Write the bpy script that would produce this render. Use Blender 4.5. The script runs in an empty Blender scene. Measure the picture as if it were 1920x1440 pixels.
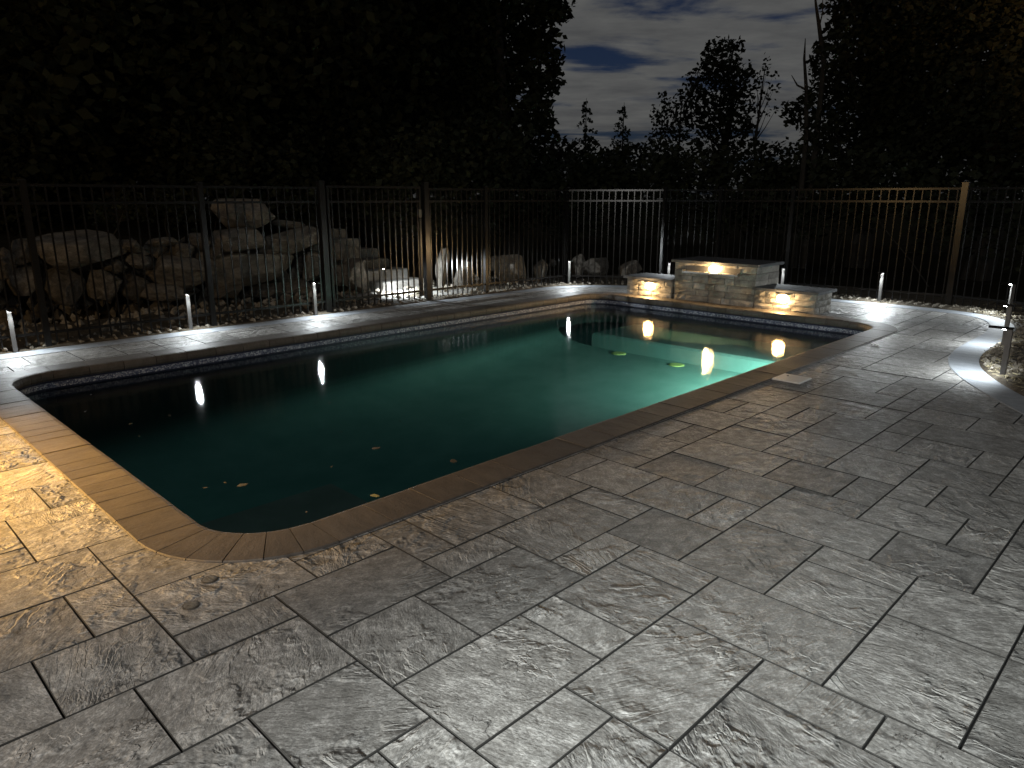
import bpy, math, random
import numpy as np
from mathutils import Vector, Matrix
rad = math.radians
SC = bpy.context.scene
COL = SC.collection

# ------------------------------------------------------------------ camera, sky, lamps, exposure
cam_d = bpy.data.cameras.new('camera')
cam = bpy.data.objects.new('camera', cam_d)
COL.objects.link(cam)
cam_d.sensor_fit = 'HORIZONTAL'
cam_d.sensor_width = 36.0
cam_d.lens = 36.0 * 1357.25 / 1920.0
cam_d.clip_start = 0.05
cam_d.clip_end = 3000
CAM = Vector((0, 0, 1.6))
PITCH, YAW = 0.25229, -0.78082
cam.location = CAM
cam.rotation_euler = (math.pi / 2 - PITCH, 0, -YAW)
SC.camera = cam

vs = SC.view_settings
vs.view_transform = 'Standard'
vs.look = 'None'
vs.exposure = 0.0
vs.gamma = 1.0
vs.use_curve_mapping = False
cy = SC.cycles
cy.use_denoising = True
cy.max_bounces = 8
cy.diffuse_bounces = 3
cy.glossy_bounces = 4
cy.transmission_bounces = 4
cy.transparent_max_bounces = 12
cy.caustics_reflective = False
cy.caustics_refractive = False
cy.sample_clamp_indirect = 4.0
cy.blur_glossy = 0.3
try:
    cy.use_light_tree = True
except Exception:
    pass


def N(nt, typ, **kw):
    n = nt.nodes.new(typ)
    for k, v in kw.items():
        if k in n.bl_rna.properties.keys():
            setattr(n, k, v)
        else:
            n.inputs[k].default_value = v
    return n


def ramp(nt, fac, stops, interp='LINEAR'):
    r = nt.nodes.new('ShaderNodeValToRGB')
    r.color_ramp.interpolation = interp
    while len(r.color_ramp.elements) < len(stops):
        r.color_ramp.elements.new(0.5)
    for e, (p, c) in zip(r.color_ramp.elements, stops):
        e.position = p
        e.color = (c[0], c[1], c[2], 1) if len(c) == 3 else c
    nt.links.new(fac, r.inputs['Fac'])
    return r.outputs['Color']


def maprange(nt, v, a, b, c, d, smooth=False):
    m = nt.nodes.new('ShaderNodeMapRange')
    m.interpolation_type = 'SMOOTHSTEP' if smooth else 'LINEAR'
    nt.links.new(v, m.inputs['Value'])
    for k, x in zip(('From Min', 'From Max', 'To Min', 'To Max'), (a, b, c, d)):
        m.inputs[k].default_value = x
    return m.outputs['Result']


def math_n(nt, op, a, b=None, c=None):
    m = nt.nodes.new('ShaderNodeMath')
    m.operation = op
    for i, x in enumerate((a, b, c)):
        if x is None:
            continue
        if isinstance(x, (int, float)):
            m.inputs[i].default_value = x
        else:
            nt.links.new(x, m.inputs[i])
    return m.outputs[0]


def mixc(nt, fac, a, b, blend='MIX'):
    m = nt.nodes.new('ShaderNodeMix')
    m.data_type = 'RGBA'
    m.blend_type = blend
    for sock, x in ((m.inputs[0], fac), (m.inputs[6], a), (m.inputs[7], b)):
        if isinstance(x, (int, float)):
            sock.default_value = x
        elif isinstance(x, tuple):
            sock.default_value = (x[0], x[1], x[2], 1)
        else:
            nt.links.new(x, sock)
    return m.outputs[2]


# night sky: moonlit cloud sheets with blue gaps, dimmer towards the horizon
world = bpy.data.worlds.new('World')
SC.world = world
world.use_nodes = True
nt = world.node_tree
nt.nodes.clear()
tc = N(nt, 'ShaderNodeTexCoord')
sep = N(nt, 'ShaderNodeSeparateXYZ')
nt.links.new(tc.outputs['Generated'], sep.inputs[0])
zc = math_n(nt, 'MAXIMUM', math_n(nt, 'ADD', sep.outputs[2], 0.16), 0.05)
cmb = N(nt, 'ShaderNodeCombineXYZ')
nt.links.new(math_n(nt, 'DIVIDE', sep.outputs[0], zc), cmb.inputs[0])
nt.links.new(math_n(nt, 'DIVIDE', sep.outputs[1], zc), cmb.inputs[1])
rot = N(nt, 'ShaderNodeVectorRotate')
rot.rotation_type = 'Z_AXIS'
rot.inputs['Angle'].default_value = rad(-38)
nt.links.new(cmb.outputs[0], rot.inputs['Vector'])
mp = N(nt, 'ShaderNodeMapping')
mp.inputs['Scale'].default_value = (1.05, 1.95, 1)
mp.inputs['Location'].default_value = (3.1, 0.4, 0)
nt.links.new(rot.outputs[0], mp.inputs[0])
cn = N(nt, 'ShaderNodeTexNoise', Scale=1.35, Detail=9.0, Roughness=0.56, Distortion=0.25)
nt.links.new(mp.outputs[0], cn.inputs['Vector'])
cn2 = N(nt, 'ShaderNodeTexNoise', Scale=3.2, Detail=6.0, Roughness=0.6)
nt.links.new(mp.outputs[0], cn2.inputs['Vector'])
mask = maprange(nt, cn.outputs['Fac'], 0.36, 0.50, 0, 1, True)
sky = N(nt, 'ShaderNodeTexSky')
sky.sky_type = 'NISHITA'
sky.sun_disc = False
sky.sun_elevation = rad(28)
sky.sun_rotation = rad(150)
skyc = mixc(nt, 1.0, sky.outputs[0], (0.028, 0.035, 0.060), 'MULTIPLY')
cloud = ramp(nt, cn2.outputs['Fac'], [(0.25, (0.55, 0.56, 0.58)), (0.55, (0.86, 0.87, 0.86)), (0.8, (1.12, 1.12, 1.08))])
both = mixc(nt, mask, skyc, cloud)
hz = maprange(nt, sep.outputs[2], -0.06, 0.14, 0.42, 1.0, True)
cb = N(nt, 'ShaderNodeCombineColor')
for i in range(3):
    nt.links.new(hz, cb.inputs[i])
both = mixc(nt, 1.0, both, cb.outputs[0], 'MULTIPLY')
bg = N(nt, 'ShaderNodeBackground', Strength=0.102)
nt.links.new(both, bg.inputs['Color'])
wo = N(nt, 'ShaderNodeOutputWorld')
nt.links.new(bg.outputs[0], wo.inputs[0])


def lamp(name, kind, loc, energy, color, aim=None, size=0.05, angle=None, blend=0.5):
    d = bpy.data.lights.new(name, kind)
    d.energy = energy
    d.color = color
    if kind == 'SPOT':
        d.spot_size = rad(angle)
        d.spot_blend = blend
        d.shadow_soft_size = size
    elif kind == 'POINT':
        d.shadow_soft_size = size
    elif kind == 'AREA':
        d.shape = 'DISK'
        d.size = size
        if angle:
            d.spread = rad(angle)
    o = bpy.data.objects.new(name, d)
    COL.objects.link(o)
    o.location = loc
    if aim is not None:
        o.rotation_euler = (Vector(aim) - Vector(loc)).to_track_quat('-Z', 'Y').to_euler()
    return o


# the house behind the viewer: a white flood lamp over the terrace, a warm lantern to the left,
# and an added warm spot on the right trees, in place of lens glare
lamp('flood_lamp', 'SPOT', (-0.1, -2.9, 2.45), 3050, (0.92, 1.0, 0.995), aim=(-0.28, 0.55, 0), size=0.05, angle=48, blend=1.0)
lamp('flood_lamp_wide', 'SPOT', (-0.3, -2.9, 2.45), 880, (1.0, 0.97, 0.92), aim=(-2.5, 2.4, 0), size=0.05, angle=80, blend=1.0)
lamp('lantern_lamp', 'SPOT', (-6.5, -2.5, 2.15), 7600, (1.0, 0.55, 0.14), aim=(-5.45, -0.45, 0), size=0.07, angle=58, blend=1.0)
lamp('lantern_glow', 'POINT', (-6.5, -2.5, 2.15), 280, (1.0, 0.63, 0.27), size=0.09)
lamp('added_tree_lamp', 'SPOT', (2.6, 9.5, 3.2), 2600, (1.0, 0.53, 0.22), aim=(-1.2, 18.6, 7.6), size=0.08, angle=66, blend=1.0)

# ------------------------------------------------------------------ helpers


class MB:
    def __init__(self):
        self.v, self.f = [], []

    def poly(self, pts, faces):
        b = len(self.v)
        self.v += [tuple(p) for p in pts]
        self.f += [tuple(b + i for i in f) for f in faces]

    def box(self, x0, x1, y0, y1, z0, z1):
        self.poly([(x0, y0, z0), (x1, y0, z0), (x1, y1, z0), (x0, y1, z0), (x0, y0, z1), (x1, y0, z1), (x1, y1, z1), (x0, y1, z1)],
                  [(0, 3, 2, 1), (4, 5, 6, 7), (0, 1, 5, 4), (1, 2, 6, 5), (2, 3, 7, 6), (3, 0, 4, 7)])

    def bevbox(self, x0, x1, y0, y1, z0, z1, b):
        """box whose top edges are chamfered"""
        self.poly([(x0, y0, z0), (x1, y0, z0), (x1, y1, z0), (x0, y1, z0),
                   (x0, y0, z1 - b), (x1, y0, z1 - b), (x1, y1, z1 - b), (x0, y1, z1 - b),
                   (x0 + b, y0 + b, z1), (x1 - b, y0 + b, z1), (x1 - b, y1 - b, z1), (x0 + b, y1 - b, z1)],
                  [(0, 3, 2, 1), (0, 1, 5, 4), (1, 2, 6, 5), (2, 3, 7, 6), (3, 0, 4, 7),
                   (4, 5, 9, 8), (5, 6, 10, 9), (6, 7, 11, 10), (7, 4, 8, 11), (8, 9, 10, 11)])

    def bar(self, a, b, w, h=None, up=(0, 0, 1)):
        """square bar from a to b, w across, h along up"""
        h = h or w
        a, b = Vector(a), Vector(b)
        d = (b - a).normalized()
        u = Vector(up)
        if abs(d.dot(u)) > 0.99:
            u = Vector((1, 0, 0))
        s = d.cross(u).normalized() * (w / 2)
        t = s.cross(d).normalized() * (h / 2)
        p = [a - s - t, a + s - t, a + s + t, a - s + t, b - s - t, b + s - t, b + s + t, b - s + t]
        self.poly(p, [(0, 1, 2, 3), (7, 6, 5, 4), (0, 4, 5, 1), (1, 5, 6, 2), (2, 6, 7, 3), (3, 7, 4, 0)])

    def tube(self, pts, rads, n=8, cap=True):
        b = len(self.v)
        pts = [Vector(p) for p in pts]
        for i, p in enumerate(pts):
            d = (pts[min(i + 1, len(pts) - 1)] - pts[max(i - 1, 0)]).normalized()
            u = Vector((1, 0, 0)) if abs(d.x) < 0.9 else Vector((0, 1, 0))
            s = d.cross(u).normalized()
            t = d.cross(s)
            for k in range(n):
                a = 2 * math.pi * k / n
                self.v.append(tuple(p + (s * math.cos(a) + t * math.sin(a)) * rads[i]))
        for i in range(len(pts) - 1):
            for k in range(n):
                k2 = (k + 1) % n
                self.f.append((b + i * n + k, b + i * n + k2, b + (i + 1) * n + k2, b + (i + 1) * n + k))
        if cap:
            self.f.append(tuple(b + (len(pts) - 1) * n + k for k in range(n)))
            self.f.append(tuple(b + n - 1 - k for k in range(n)))

    def mesh(self, name, m, smooth=False):
        me = bpy.data.meshes.new(name)
        me.from_pydata(self.v, [], self.f)
        me.materials.append(m)
        if smooth:
            me.polygons.foreach_set('use_smooth', [True] * len(me.polygons))
        me.update()
        return me

    def build(self, name, m, parent=None, loc=(0, 0, 0), smooth=False):
        return link(name, self.mesh(name, m, smooth), parent, loc)


def link(name, me, parent=None, loc=(0, 0, 0), rot=(0, 0, 0), scale=None):
    o = bpy.data.objects.new(name, me)
    COL.objects.link(o)
    o.location = loc
    o.rotation_euler = rot
    if scale:
        o.scale = scale
    if parent:
        o.parent = parent
    return o


def tag(o, label=None, cat=None, group=None, kind=None):
    for k, v in (('label', label), ('category', cat), ('group', group), ('kind', kind)):
        if v:
            o[k] = v
    return o


def thing(name, label, cat, loc=(0, 0, 0), rz=0, group=None):
    o = bpy.data.objects.new(name, None)
    o.empty_display_size = 0.1
    COL.objects.link(o)
    o.location = loc
    o.rotation_euler = (0, 0, rz)
    return tag(o, label, cat, group)


def pxdir(px, py):
    d = Vector(((px - 960) / 1357.25, -(py - 720) / 1357.25, -1))
    return cam.rotation_euler.to_matrix() @ d


def at_dist(px, py, D):
    """a point of the world D metres away (on the plan) in the direction of a bearing read off the photograph"""
    d = pxdir(px, py)
    return CAM + d * (D / math.hypot(d.x, d.y))


def at_x(px, py, X):
    d = pxdir(px, py)
    return CAM + d * ((X - CAM.x) / d.x)


def at_z(px, py, Z):
    d = pxdir(px, py)
    return CAM + d * ((Z - CAM.z) / d.z)


# ------------------------------------------------------------------ materials
def newmat(name):
    m = bpy.data.materials.new(name)
    m.use_nodes = True
    t = m.node_tree
    return m, t, t.nodes['Principled BSDF']


def simple(name, col, rough=0.5, metal=0.0, noise=None, bump=0.0, scale=20.0, emit=None, estr=0.0, spec=0.5):
    m, t, b = newmat(name)
    b.inputs['Base Color'].default_value = (*col, 1)
    b.inputs['Roughness'].default_value = rough
    b.inputs['Metallic'].default_value = metal
    b.inputs['Specular IOR Level'].default_value = spec
    if noise or bump:
        tc = N(t, 'ShaderNodeTexCoord')
        n = N(t, 'ShaderNodeTexNoise', Scale=scale, Detail=6.0, Roughness=0.6)
        t.links.new(tc.outputs['Object'], n.inputs['Vector'])
        if noise:
            c = ramp(t, n.outputs['Fac'], [(0.3, col), (0.7, noise)])
            t.links.new(c, b.inputs['Base Color'])
        if bump:
            bp = N(t, 'ShaderNodeBump', Strength=1.0, Distance=bump)
            t.links.new(n.outputs['Fac'], bp.inputs['Height'])
            t.links.new(bp.outputs[0], b.inputs['Normal'])
    if emit:
        b.inputs['Emission Color'].default_value = (*emit, 1)
        b.inputs['Emission Strength'].default_value = estr
    return m


def slab_material(name):
    m, t, b = newmat(name)
    geo = N(t, 'ShaderNodeNewGeometry')
    inf = N(t, 'ShaderNodeObjectInfo')
    att = N(t, 'ShaderNodeAttribute')
    att.attribute_name = 'rnd'
    r0 = math_n(t, 'FRACT', math_n(t, 'ADD', inf.outputs['Random'], att.outputs['Fac']))
    r1 = math_n(t, 'FRACT', math_n(t, 'MULTIPLY', r0, 17.31))
    r2 = math_n(t, 'FRACT', math_n(t, 'MULTIPLY', r0, 71.73))
    off = N(t, 'ShaderNodeCombineXYZ')
    t.links.new(math_n(t, 'MULTIPLY', r0, 43.0), off.inputs[0])
    t.links.new(math_n(t, 'MULTIPLY', r1, 91.0), off.inputs[1])
    t.links.new(math_n(t, 'MULTIPLY', r2, 29.0), off.inputs[2])
    add = N(t, 'ShaderNodeVectorMath', operation='ADD')
    t.links.new(geo.outputs['Position'], add.inputs[0])
    t.links.new(off.outputs[0], add.inputs[1])
    rt = N(t, 'ShaderNodeVectorRotate', rotation_type='Z_AXIS')
    t.links.new(add.outputs[0], rt.inputs['Vector'])
    t.links.new(math_n(t, 'MULTIPLY', r1, 6.2831), rt.inputs['Angle'])
    st = N(t, 'ShaderNodeVectorMath', operation='MULTIPLY')
    st.inputs[1].default_value = (1.0, 0.42, 1.0)
    t.links.new(rt.outputs[0], st.inputs[0])
    st2 = N(t, 'ShaderNodeVectorMath', operation='MULTIPLY')
    st2.inputs[1].default_value = (1.0, 0.72, 1.0)
    t.links.new(rt.outputs[0], st2.inputs[0])
    # cleft slate: a smooth noise cut into terraces, each riser a thin ragged ledge
    big = N(t, 'ShaderNodeTexNoise', Scale=2.6, Detail=7.0, Roughness=0.52, Distortion=0.7)
    t.links.new(st.outputs[0], big.inputs['Vector'])
    steps = maprange(t, r2, 0, 1, 8.0, 26.0)
    v = math_n(t, 'MULTIPLY', big.outputs['Fac'], steps)
    fr = math_n(t, 'FRACT', v)
    fl = math_n(t, 'FLOOR', v)
    rise = maprange(t, fr, 0.0, 0.20, 0, 1, True)
    ter = math_n(t, 'ADD', fl, rise)
    # where the ledges run, they fade in and out
    lowm = N(t, 'ShaderNodeTexNoise', Scale=2.1, Detail=2.0)
    t.links.new(add.outputs[0], lowm.inputs['Vector'])
    amp = maprange(t, lowm.outputs['Fac'], 0.38, 0.60, 0.10, 1.0, True)
    brk = N(t, 'ShaderNodeTexNoise', Scale=7.5, Detail=3.0)
    t.links.new(rt.outputs[0], brk.inputs['Vector'])
    amp = math_n(t, 'MULTIPLY', amp, maprange(t, brk.outputs['Fac'], 0.42, 0.56, 0.12, 1.0, True))
    r3 = math_n(t, 'FRACT', math_n(t, 'MULTIPLY', r0, 133.7))
    amp = math_n(t, 'MULTIPLY', amp, maprange(t, r3, 0, 1, 0.45, 1.25))
    pit = N(t, 'ShaderNodeTexNoise', Scale=15.0, Detail=8.0, Roughness=0.66, Distortion=0.6)
    t.links.new(st.outputs[0], pit.inputs['Vector'])
    pitw = math_n(t, 'MULTIPLY', maprange(t, r3, 0.45, 0.60, 0, 1, True), maprange(t, lowm.outputs['Fac'], 0.40, 0.55, 0.35, 1, True))
    # sparse deep fissures
    fis = N(t, 'ShaderNodeTexNoise', Scale=1.7, Detail=8.0, Roughness=0.6, Distortion=1.2)
    t.links.new(rt.outputs[0], fis.inputs['Vector'])
    fl2 = math_n(t, 'ABSOLUTE', math_n(t, 'SUBTRACT', fis.outputs['Fac'], 0.535))
    fiss = maprange(t, fl2, 0.0, 0.0045, 1, 0, True)
    fm = N(t, 'ShaderNodeTexNoise', Scale=3.3, Detail=1.0)
    t.links.new(rt.outputs[0], fm.inputs['Vector'])
    fiss = math_n(t, 'MULTIPLY', fiss, maprange(t, fm.outputs['Fac'], 0.53, 0.60, 0, 1, True))
    fine = N(t, 'ShaderNodeTexNoise', Scale=30.0, Detail=7.0, Roughness=0.62)
    t.links.new(st.outputs[0], fine.inputs['Vector'])
    ter = math_n(t, 'SUBTRACT', ter, math_n(t, 'MULTIPLY', v, 0.92))
    h = math_n(t, 'MULTIPLY', math_n(t, 'MULTIPLY', ter, amp), 0.0130)
    h = math_n(t, 'ADD', h, math_n(t, 'MULTIPLY', fine.outputs['Fac'], 0.0092))
    h = math_n(t, 'ADD', h, math_n(t, 'MULTIPLY', math_n(t, 'MULTIPLY', pit.outputs['Fac'], pitw), 0.017))
    h = math_n(t, 'SUBTRACT', h, math_n(t, 'MULTIPLY', fiss, 0.007))
    bp = N(t, 'ShaderNodeBump', Strength=1.0, Distance=1.0)
    t.links.new(h, bp.inputs['Height'])
    t.links.new(bp.outputs[0], b.inputs['Normal'])
    # colour: grey concrete with a darker release powder left in cloudy, streaky patches
    mot = N(t, 'ShaderNodeTexNoise', Scale=17.0, Detail=9.0, Roughness=0.80, Distortion=0.3)
    t.links.new(st2.outputs[0], mot.inputs['Vector'])
    mot2 = N(t, 'ShaderNodeTexNoise', Scale=120.0, Detail=3.0, Roughness=0.7)
    t.links.new(st2.outputs[0], mot2.inputs['Vector'])
    s = math_n(t, 'ADD', math_n(t, 'MULTIPLY', mot.outputs['Fac'], 0.62), math_n(t, 'MULTIPLY', mot2.outputs['Fac'], 0.38))
    c = ramp(t, s, [(0.37, (0.105, 0.100, 0.093)), (0.50, (0.19, 0.184, 0.174)), (0.61, (0.37, 0.362, 0.348))])
    ledge_lit = maprange(t, fr, 0.10, 0.24, 1, 0, True)
    crev_shade = maprange(t, fr, 0.90, 0.99, 0, 1, True)
    c = mixc(t, math_n(t, 'MULTIPLY', math_n(t, 'MULTIPLY', ledge_lit, amp), 0.48), c, (0.42, 0.41, 0.39))  # ledge highlights painted into the colour, together with ridge wear
    c = mixc(t, math_n(t, 'MULTIPLY', math_n(t, 'MULTIPLY', crev_shade, amp), 0.80), c, (0.05, 0.047, 0.043))  # shade at the foot of each riser painted into the colour
    dark = maprange(t, r1, 0, 1, 0.72, 1.16)
    hv = N(t, 'ShaderNodeHueSaturation')
    t.links.new(dark, hv.inputs['Value'])
    t.links.new(c, hv.inputs['Color'])
    c2 = mixc(t, math_n(t, 'MULTIPLY', fiss, 0.85), hv.outputs[0], (0.03, 0.028, 0.026))
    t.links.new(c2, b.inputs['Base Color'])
    rr = maprange(t, mot.outputs['Fac'], 0.3, 0.7, 0.62, 0.42)
    t.links.new(rr, b.inputs['Roughness'])
    b.inputs['Specular IOR Level'].default_value = 0.35
    return m


def coping_material(name, dark, light):
    m, t, b = newmat(name)
    tc = N(t, 'ShaderNodeTexCoord')
    inf = N(t, 'ShaderNodeObjectInfo')
    off = N(t, 'ShaderNodeVectorMath', operation='SCALE')
    cb = N(t, 'ShaderNodeCombineXYZ')
    for i in range(3):
        t.links.new(inf.outputs['Random'], cb.inputs[i])
    t.links.new(cb.outputs[0], off.inputs[0])
    off.inputs['Scale'].default_value = 31.0
    add = N(t, 'ShaderNodeVectorMath', operation='ADD')
    t.links.new(tc.outputs['Object'], add.inputs[0])
    t.links.new(off.outputs[0], add.inputs[1])
    st = N(t, 'ShaderNodeVectorMath', operation='MULTIPLY')
    st.inputs[1].default_value = (0.7, 1.5, 1.0)
    t.links.new(add.outputs[0], st.inputs[0])
    n1 = N(t, 'ShaderNodeTexNoise', Scale=9.0, Detail=8.0, Roughness=0.62)
    t.links.new(st.outputs[0], n1.inputs['Vector'])
    n2 = N(t, 'ShaderNodeTexNoise', Scale=70.0, Detail=4.0, Roughness=0.7)
    t.links.new(add.outputs[0], n2.inputs['Vector'])
    s = math_n(t, 'ADD', math_n(t, 'MULTIPLY', n1.outputs['Fac'], 0.6), math_n(t, 'MULTIPLY', n2.outputs['Fac'], 0.4))
    c = ramp(t, s, [(0.35, dark), (0.65, light)])
    hv = N(t, 'ShaderNodeHueSaturation')
    t.links.new(maprange(t, inf.outputs['Random'], 0, 1, 0.85, 1.15), hv.inputs['Value'])
    t.links.new(c, hv.inputs['Color'])
    t.links.new(hv.outputs[0], b.inputs['Base Color'])
    h = math_n(t, 'ADD', math_n(t, 'MULTIPLY', n1.outputs['Fac'], 0.006), math_n(t, 'MULTIPLY', n2.outputs['Fac'], 0.0018))
    bp = N(t, 'ShaderNodeBump', Strength=1.0, Distance=1.0)
    t.links.new(h, bp.inputs['Height'])
    t.links.new(bp.outputs[0], b.inputs['Normal'])
    b.inputs['Roughness'].default_value = 0.6
    b.inputs['Specular IOR Level'].default_value = 0.3
    return m


def rock_material(name, c0, c1, c2, scale=3.0, bump=0.03):
    m, t, b = newmat(name)
    tc = N(t, 'ShaderNodeTexCoord')
    inf = N(t, 'ShaderNodeObjectInfo')
    cb = N(t, 'ShaderNodeCombineXYZ')
    for i in range(3):
        t.links.new(math_n(t, 'MULTIPLY', inf.outputs['Random'], 37.0 + 11 * i), cb.inputs[i])
    add = N(t, 'ShaderNodeVectorMath', operation='ADD')
    t.links.new(tc.outputs['Object'], add.inputs[0])
    t.links.new(cb.outputs[0], add.inputs[1])
    n1 = N(t, 'ShaderNodeTexNoise', Scale=scale, Detail=8.0, Roughness=0.62, Distortion=0.4)
    t.links.new(add.outputs[0], n1.inputs['Vector'])
    n2 = N(t, 'ShaderNodeTexNoise', Scale=scale * 9, Detail=6.0, Roughness=0.7)
    t.links.new(add.outputs[0], n2.inputs['Vector'])
    s = math_n(t, 'ADD', math_n(t, 'MULTIPLY', n1.outputs['Fac'], 0.6), math_n(t, 'MULTIPLY', n2.outputs['Fac'], 0.4))
    c = ramp(t, s, [(0.36, c0), (0.5, c1), (0.64, c2)])
    hv = N(t, 'ShaderNodeHueSaturation')
    t.links.new(maprange(t, inf.outputs['Random'], 0, 1, 0.7, 1.2), hv.inputs['Value'])
    t.links.new(c, hv.inputs['Color'])
    t.links.new(hv.outputs[0], b.inputs['Base Color'])
    h = math_n(t, 'ADD', math_n(t, 'MULTIPLY', n1.outputs['Fac'], bump), math_n(t, 'MULTIPLY', n2.outputs['Fac'], bump * 0.25))
    bp = N(t, 'ShaderNodeBump', Strength=1.0, Distance=1.0)
    t.links.new(h, bp.inputs['Height'])
    t.links.new(bp.outputs[0], b.inputs['Normal'])
    b.inputs['Roughness'].default_value = 0.85
    b.inputs['Specular IOR Level'].default_value = 0.25
    return m


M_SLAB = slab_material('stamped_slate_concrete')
M_GROUT = simple('joint_concrete', (0.022, 0.021, 0.019), 0.9)
M_COPING = coping_material('brown_coping', (0.054, 0.046, 0.039), (0.094, 0.082, 0.071))
M_BORDER = coping_material('border_concrete', (0.15, 0.165, 0.185), (0.27, 0.285, 0.305))
M_TILE = None
M_STONE = rock_material('stacked_stone', (0.10, 0.09, 0.075), (0.20, 0.185, 0.16), (0.32, 0.30, 0.265), 6.0, 0.012)
M_CAP = rock_material('bluestone_cap', (0.045, 0.046, 0.05), (0.075, 0.076, 0.08), (0.11, 0.11, 0.112), 5.0, 0.006)
M_BOULDER = rock_material('boulder_granite', (0.055, 0.050, 0.043), (0.15, 0.135, 0.115), (0.28, 0.26, 0.23), 4.2, 0.045)
M_STEP = rock_material('step_stone', (0.20, 0.19, 0.175), (0.30, 0.29, 0.27), (0.40, 0.39, 0.37), 4.0, 0.02)
M_FENCE = simple('fence_bronze_metal', (0.008, 0.0075, 0.007), 0.23, 0.0, spec=0.26)
M_BOLLARD = simple('bollard_bronze_metal', (0.13, 0.125, 0.12), 0.35, 0.35)
M_LENS = simple('bollard_led_lens', (0.8, 0.8, 0.8), 0.4, emit=(0.92, 0.98, 1.0), estr=120.0)
M_WARM = simple('warm_lamp_glass', (0.9, 0.85, 0.7), 0.4, emit=(1.0, 0.62, 0.24), estr=90.0)
M_STEEL = simple('brushed_steel', (0.55, 0.54, 0.52), 0.28, 1.0)
M_BLACK = simple('lamp_housing', (0.03, 0.03, 0.03), 0.5)
M_LID = simple('ivory_plastic', (0.62, 0.59, 0.55), 0.45, noise=(0.72, 0.69, 0.65), bump=0.0006, scale=60)
M_BRASS = simple('weathered_bronze', (0.035, 0.032, 0.027), 0.55, 0.3, noise=(0.11, 0.10, 0.088), bump=0.004, scale=120)
M_PLUG = simple('dull_bronze_plug', (0.075, 0.07, 0.06), 0.5, 0.2, noise=(0.19, 0.18, 0.16), bump=0.003, scale=90)
M_DRAIN = simple('green_disc_plastic', (0.42, 0.62, 0.20), 0.5)
M_PAPER = simple('white_paper', (0.85, 0.85, 0.85), 0.8)
M_LEAFL = simple('fallen_leaf_tan', (0.022, 0.022, 0.019), 0.7)
M_LEAFY = simple('fallen_leaf_yellow', (0.12, 0.12, 0.055), 0.7)
M_BARK = simple('tree_bark', (0.022, 0.019, 0.015), 0.9, noise=(0.045, 0.04, 0.032), bump=0.03, scale=6)
M_SOIL = rock_material('bare_soil', (0.035, 0.028, 0.02), (0.085, 0.07, 0.05), (0.17, 0.145, 0.11), 7.0, 0.03)
M_EARTH = simple('dark_earth', (0.02, 0.018, 0.013), 0.95, noise=(0.038, 0.034, 0.024), bump=0.05, scale=3.0, spec=0.0)
M_GRAVEL = rock_material('rubble', (0.16, 0.14, 0.11), (0.30, 0.27, 0.22), (0.46, 0.43, 0.37), 9.0, 0.01)
M_STRAW = simple('straw', (0.30, 0.255, 0.15), 0.8, noise=(0.46, 0.40, 0.25), scale=2.0)


def leaf_material(name, a, b_):
    m, t, b = newmat(name)
    geo = N(t, 'ShaderNodeNewGeometry')
    c = ramp(t, geo.outputs['Random Per Island'], [(0.0, a), (1.0, b_)])
    t.links.new(c, b.inputs['Base Color'])
    b.inputs['Roughness'].default_value = 0.7
    b.inputs['Specular IOR Level'].default_value = 0.2
    return m


M_LEAF = leaf_material('broad_leaves', (0.010, 0.013, 0.006), (0.024, 0.028, 0.012))
M_NEEDLE = leaf_material('needle_sprays', (0.018, 0.03, 0.016), (0.04, 0.055, 0.03))


def tile_material():
    m, t, b = newmat('waterline_mosaic')
    tc = N(t, 'ShaderNodeTexCoord')
    v = N(t, 'ShaderNodeTexVoronoi', Scale=75.0)
    t.links.new(tc.outputs['Object'], v.inputs['Vector'])
    sc = N(t, 'ShaderNodeSeparateColor')
    t.links.new(v.outputs['Color'], sc.inputs[0])
    c = ramp(t, sc.outputs[0], [(0.0, (0.03, 0.04, 0.085)), (0.5, (0.10, 0.115, 0.17)), (1.0, (0.36, 0.38, 0.43))])
    t.links.new(c, b.inputs['Base Color'])
    b.inputs['Roughness'].default_value = 0.35
    bp = N(t, 'ShaderNodeBump', Strength=0.6, Distance=0.004)
    t.links.new(v.outputs['Distance'], bp.inputs['Height'])
    t.links.new(bp.outputs[0], b.inputs['Normal'])
    return m


M_TILE = tile_material()
M_NAVY = simple('navy_liner', (0.018, 0.022, 0.040), 0.3, noise=(0.032, 0.036, 0.058), scale=9, spec=0.15)
M_FLOOR = simple('pool_plaster', (0.12, 0.285, 0.27), 0.6, noise=(0.165, 0.35, 0.335), scale=2.5, bump=0.004)


M_STEPP = simple('pool_step_plaster', (0.20, 0.24, 0.22), 0.6, noise=(0.28, 0.32, 0.30), scale=4)
M_PWALL = simple('pool_wall_liner', (0.006, 0.013, 0.015), 0.5, noise=(0.010, 0.020, 0.022), scale=4, spec=0.03)


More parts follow.
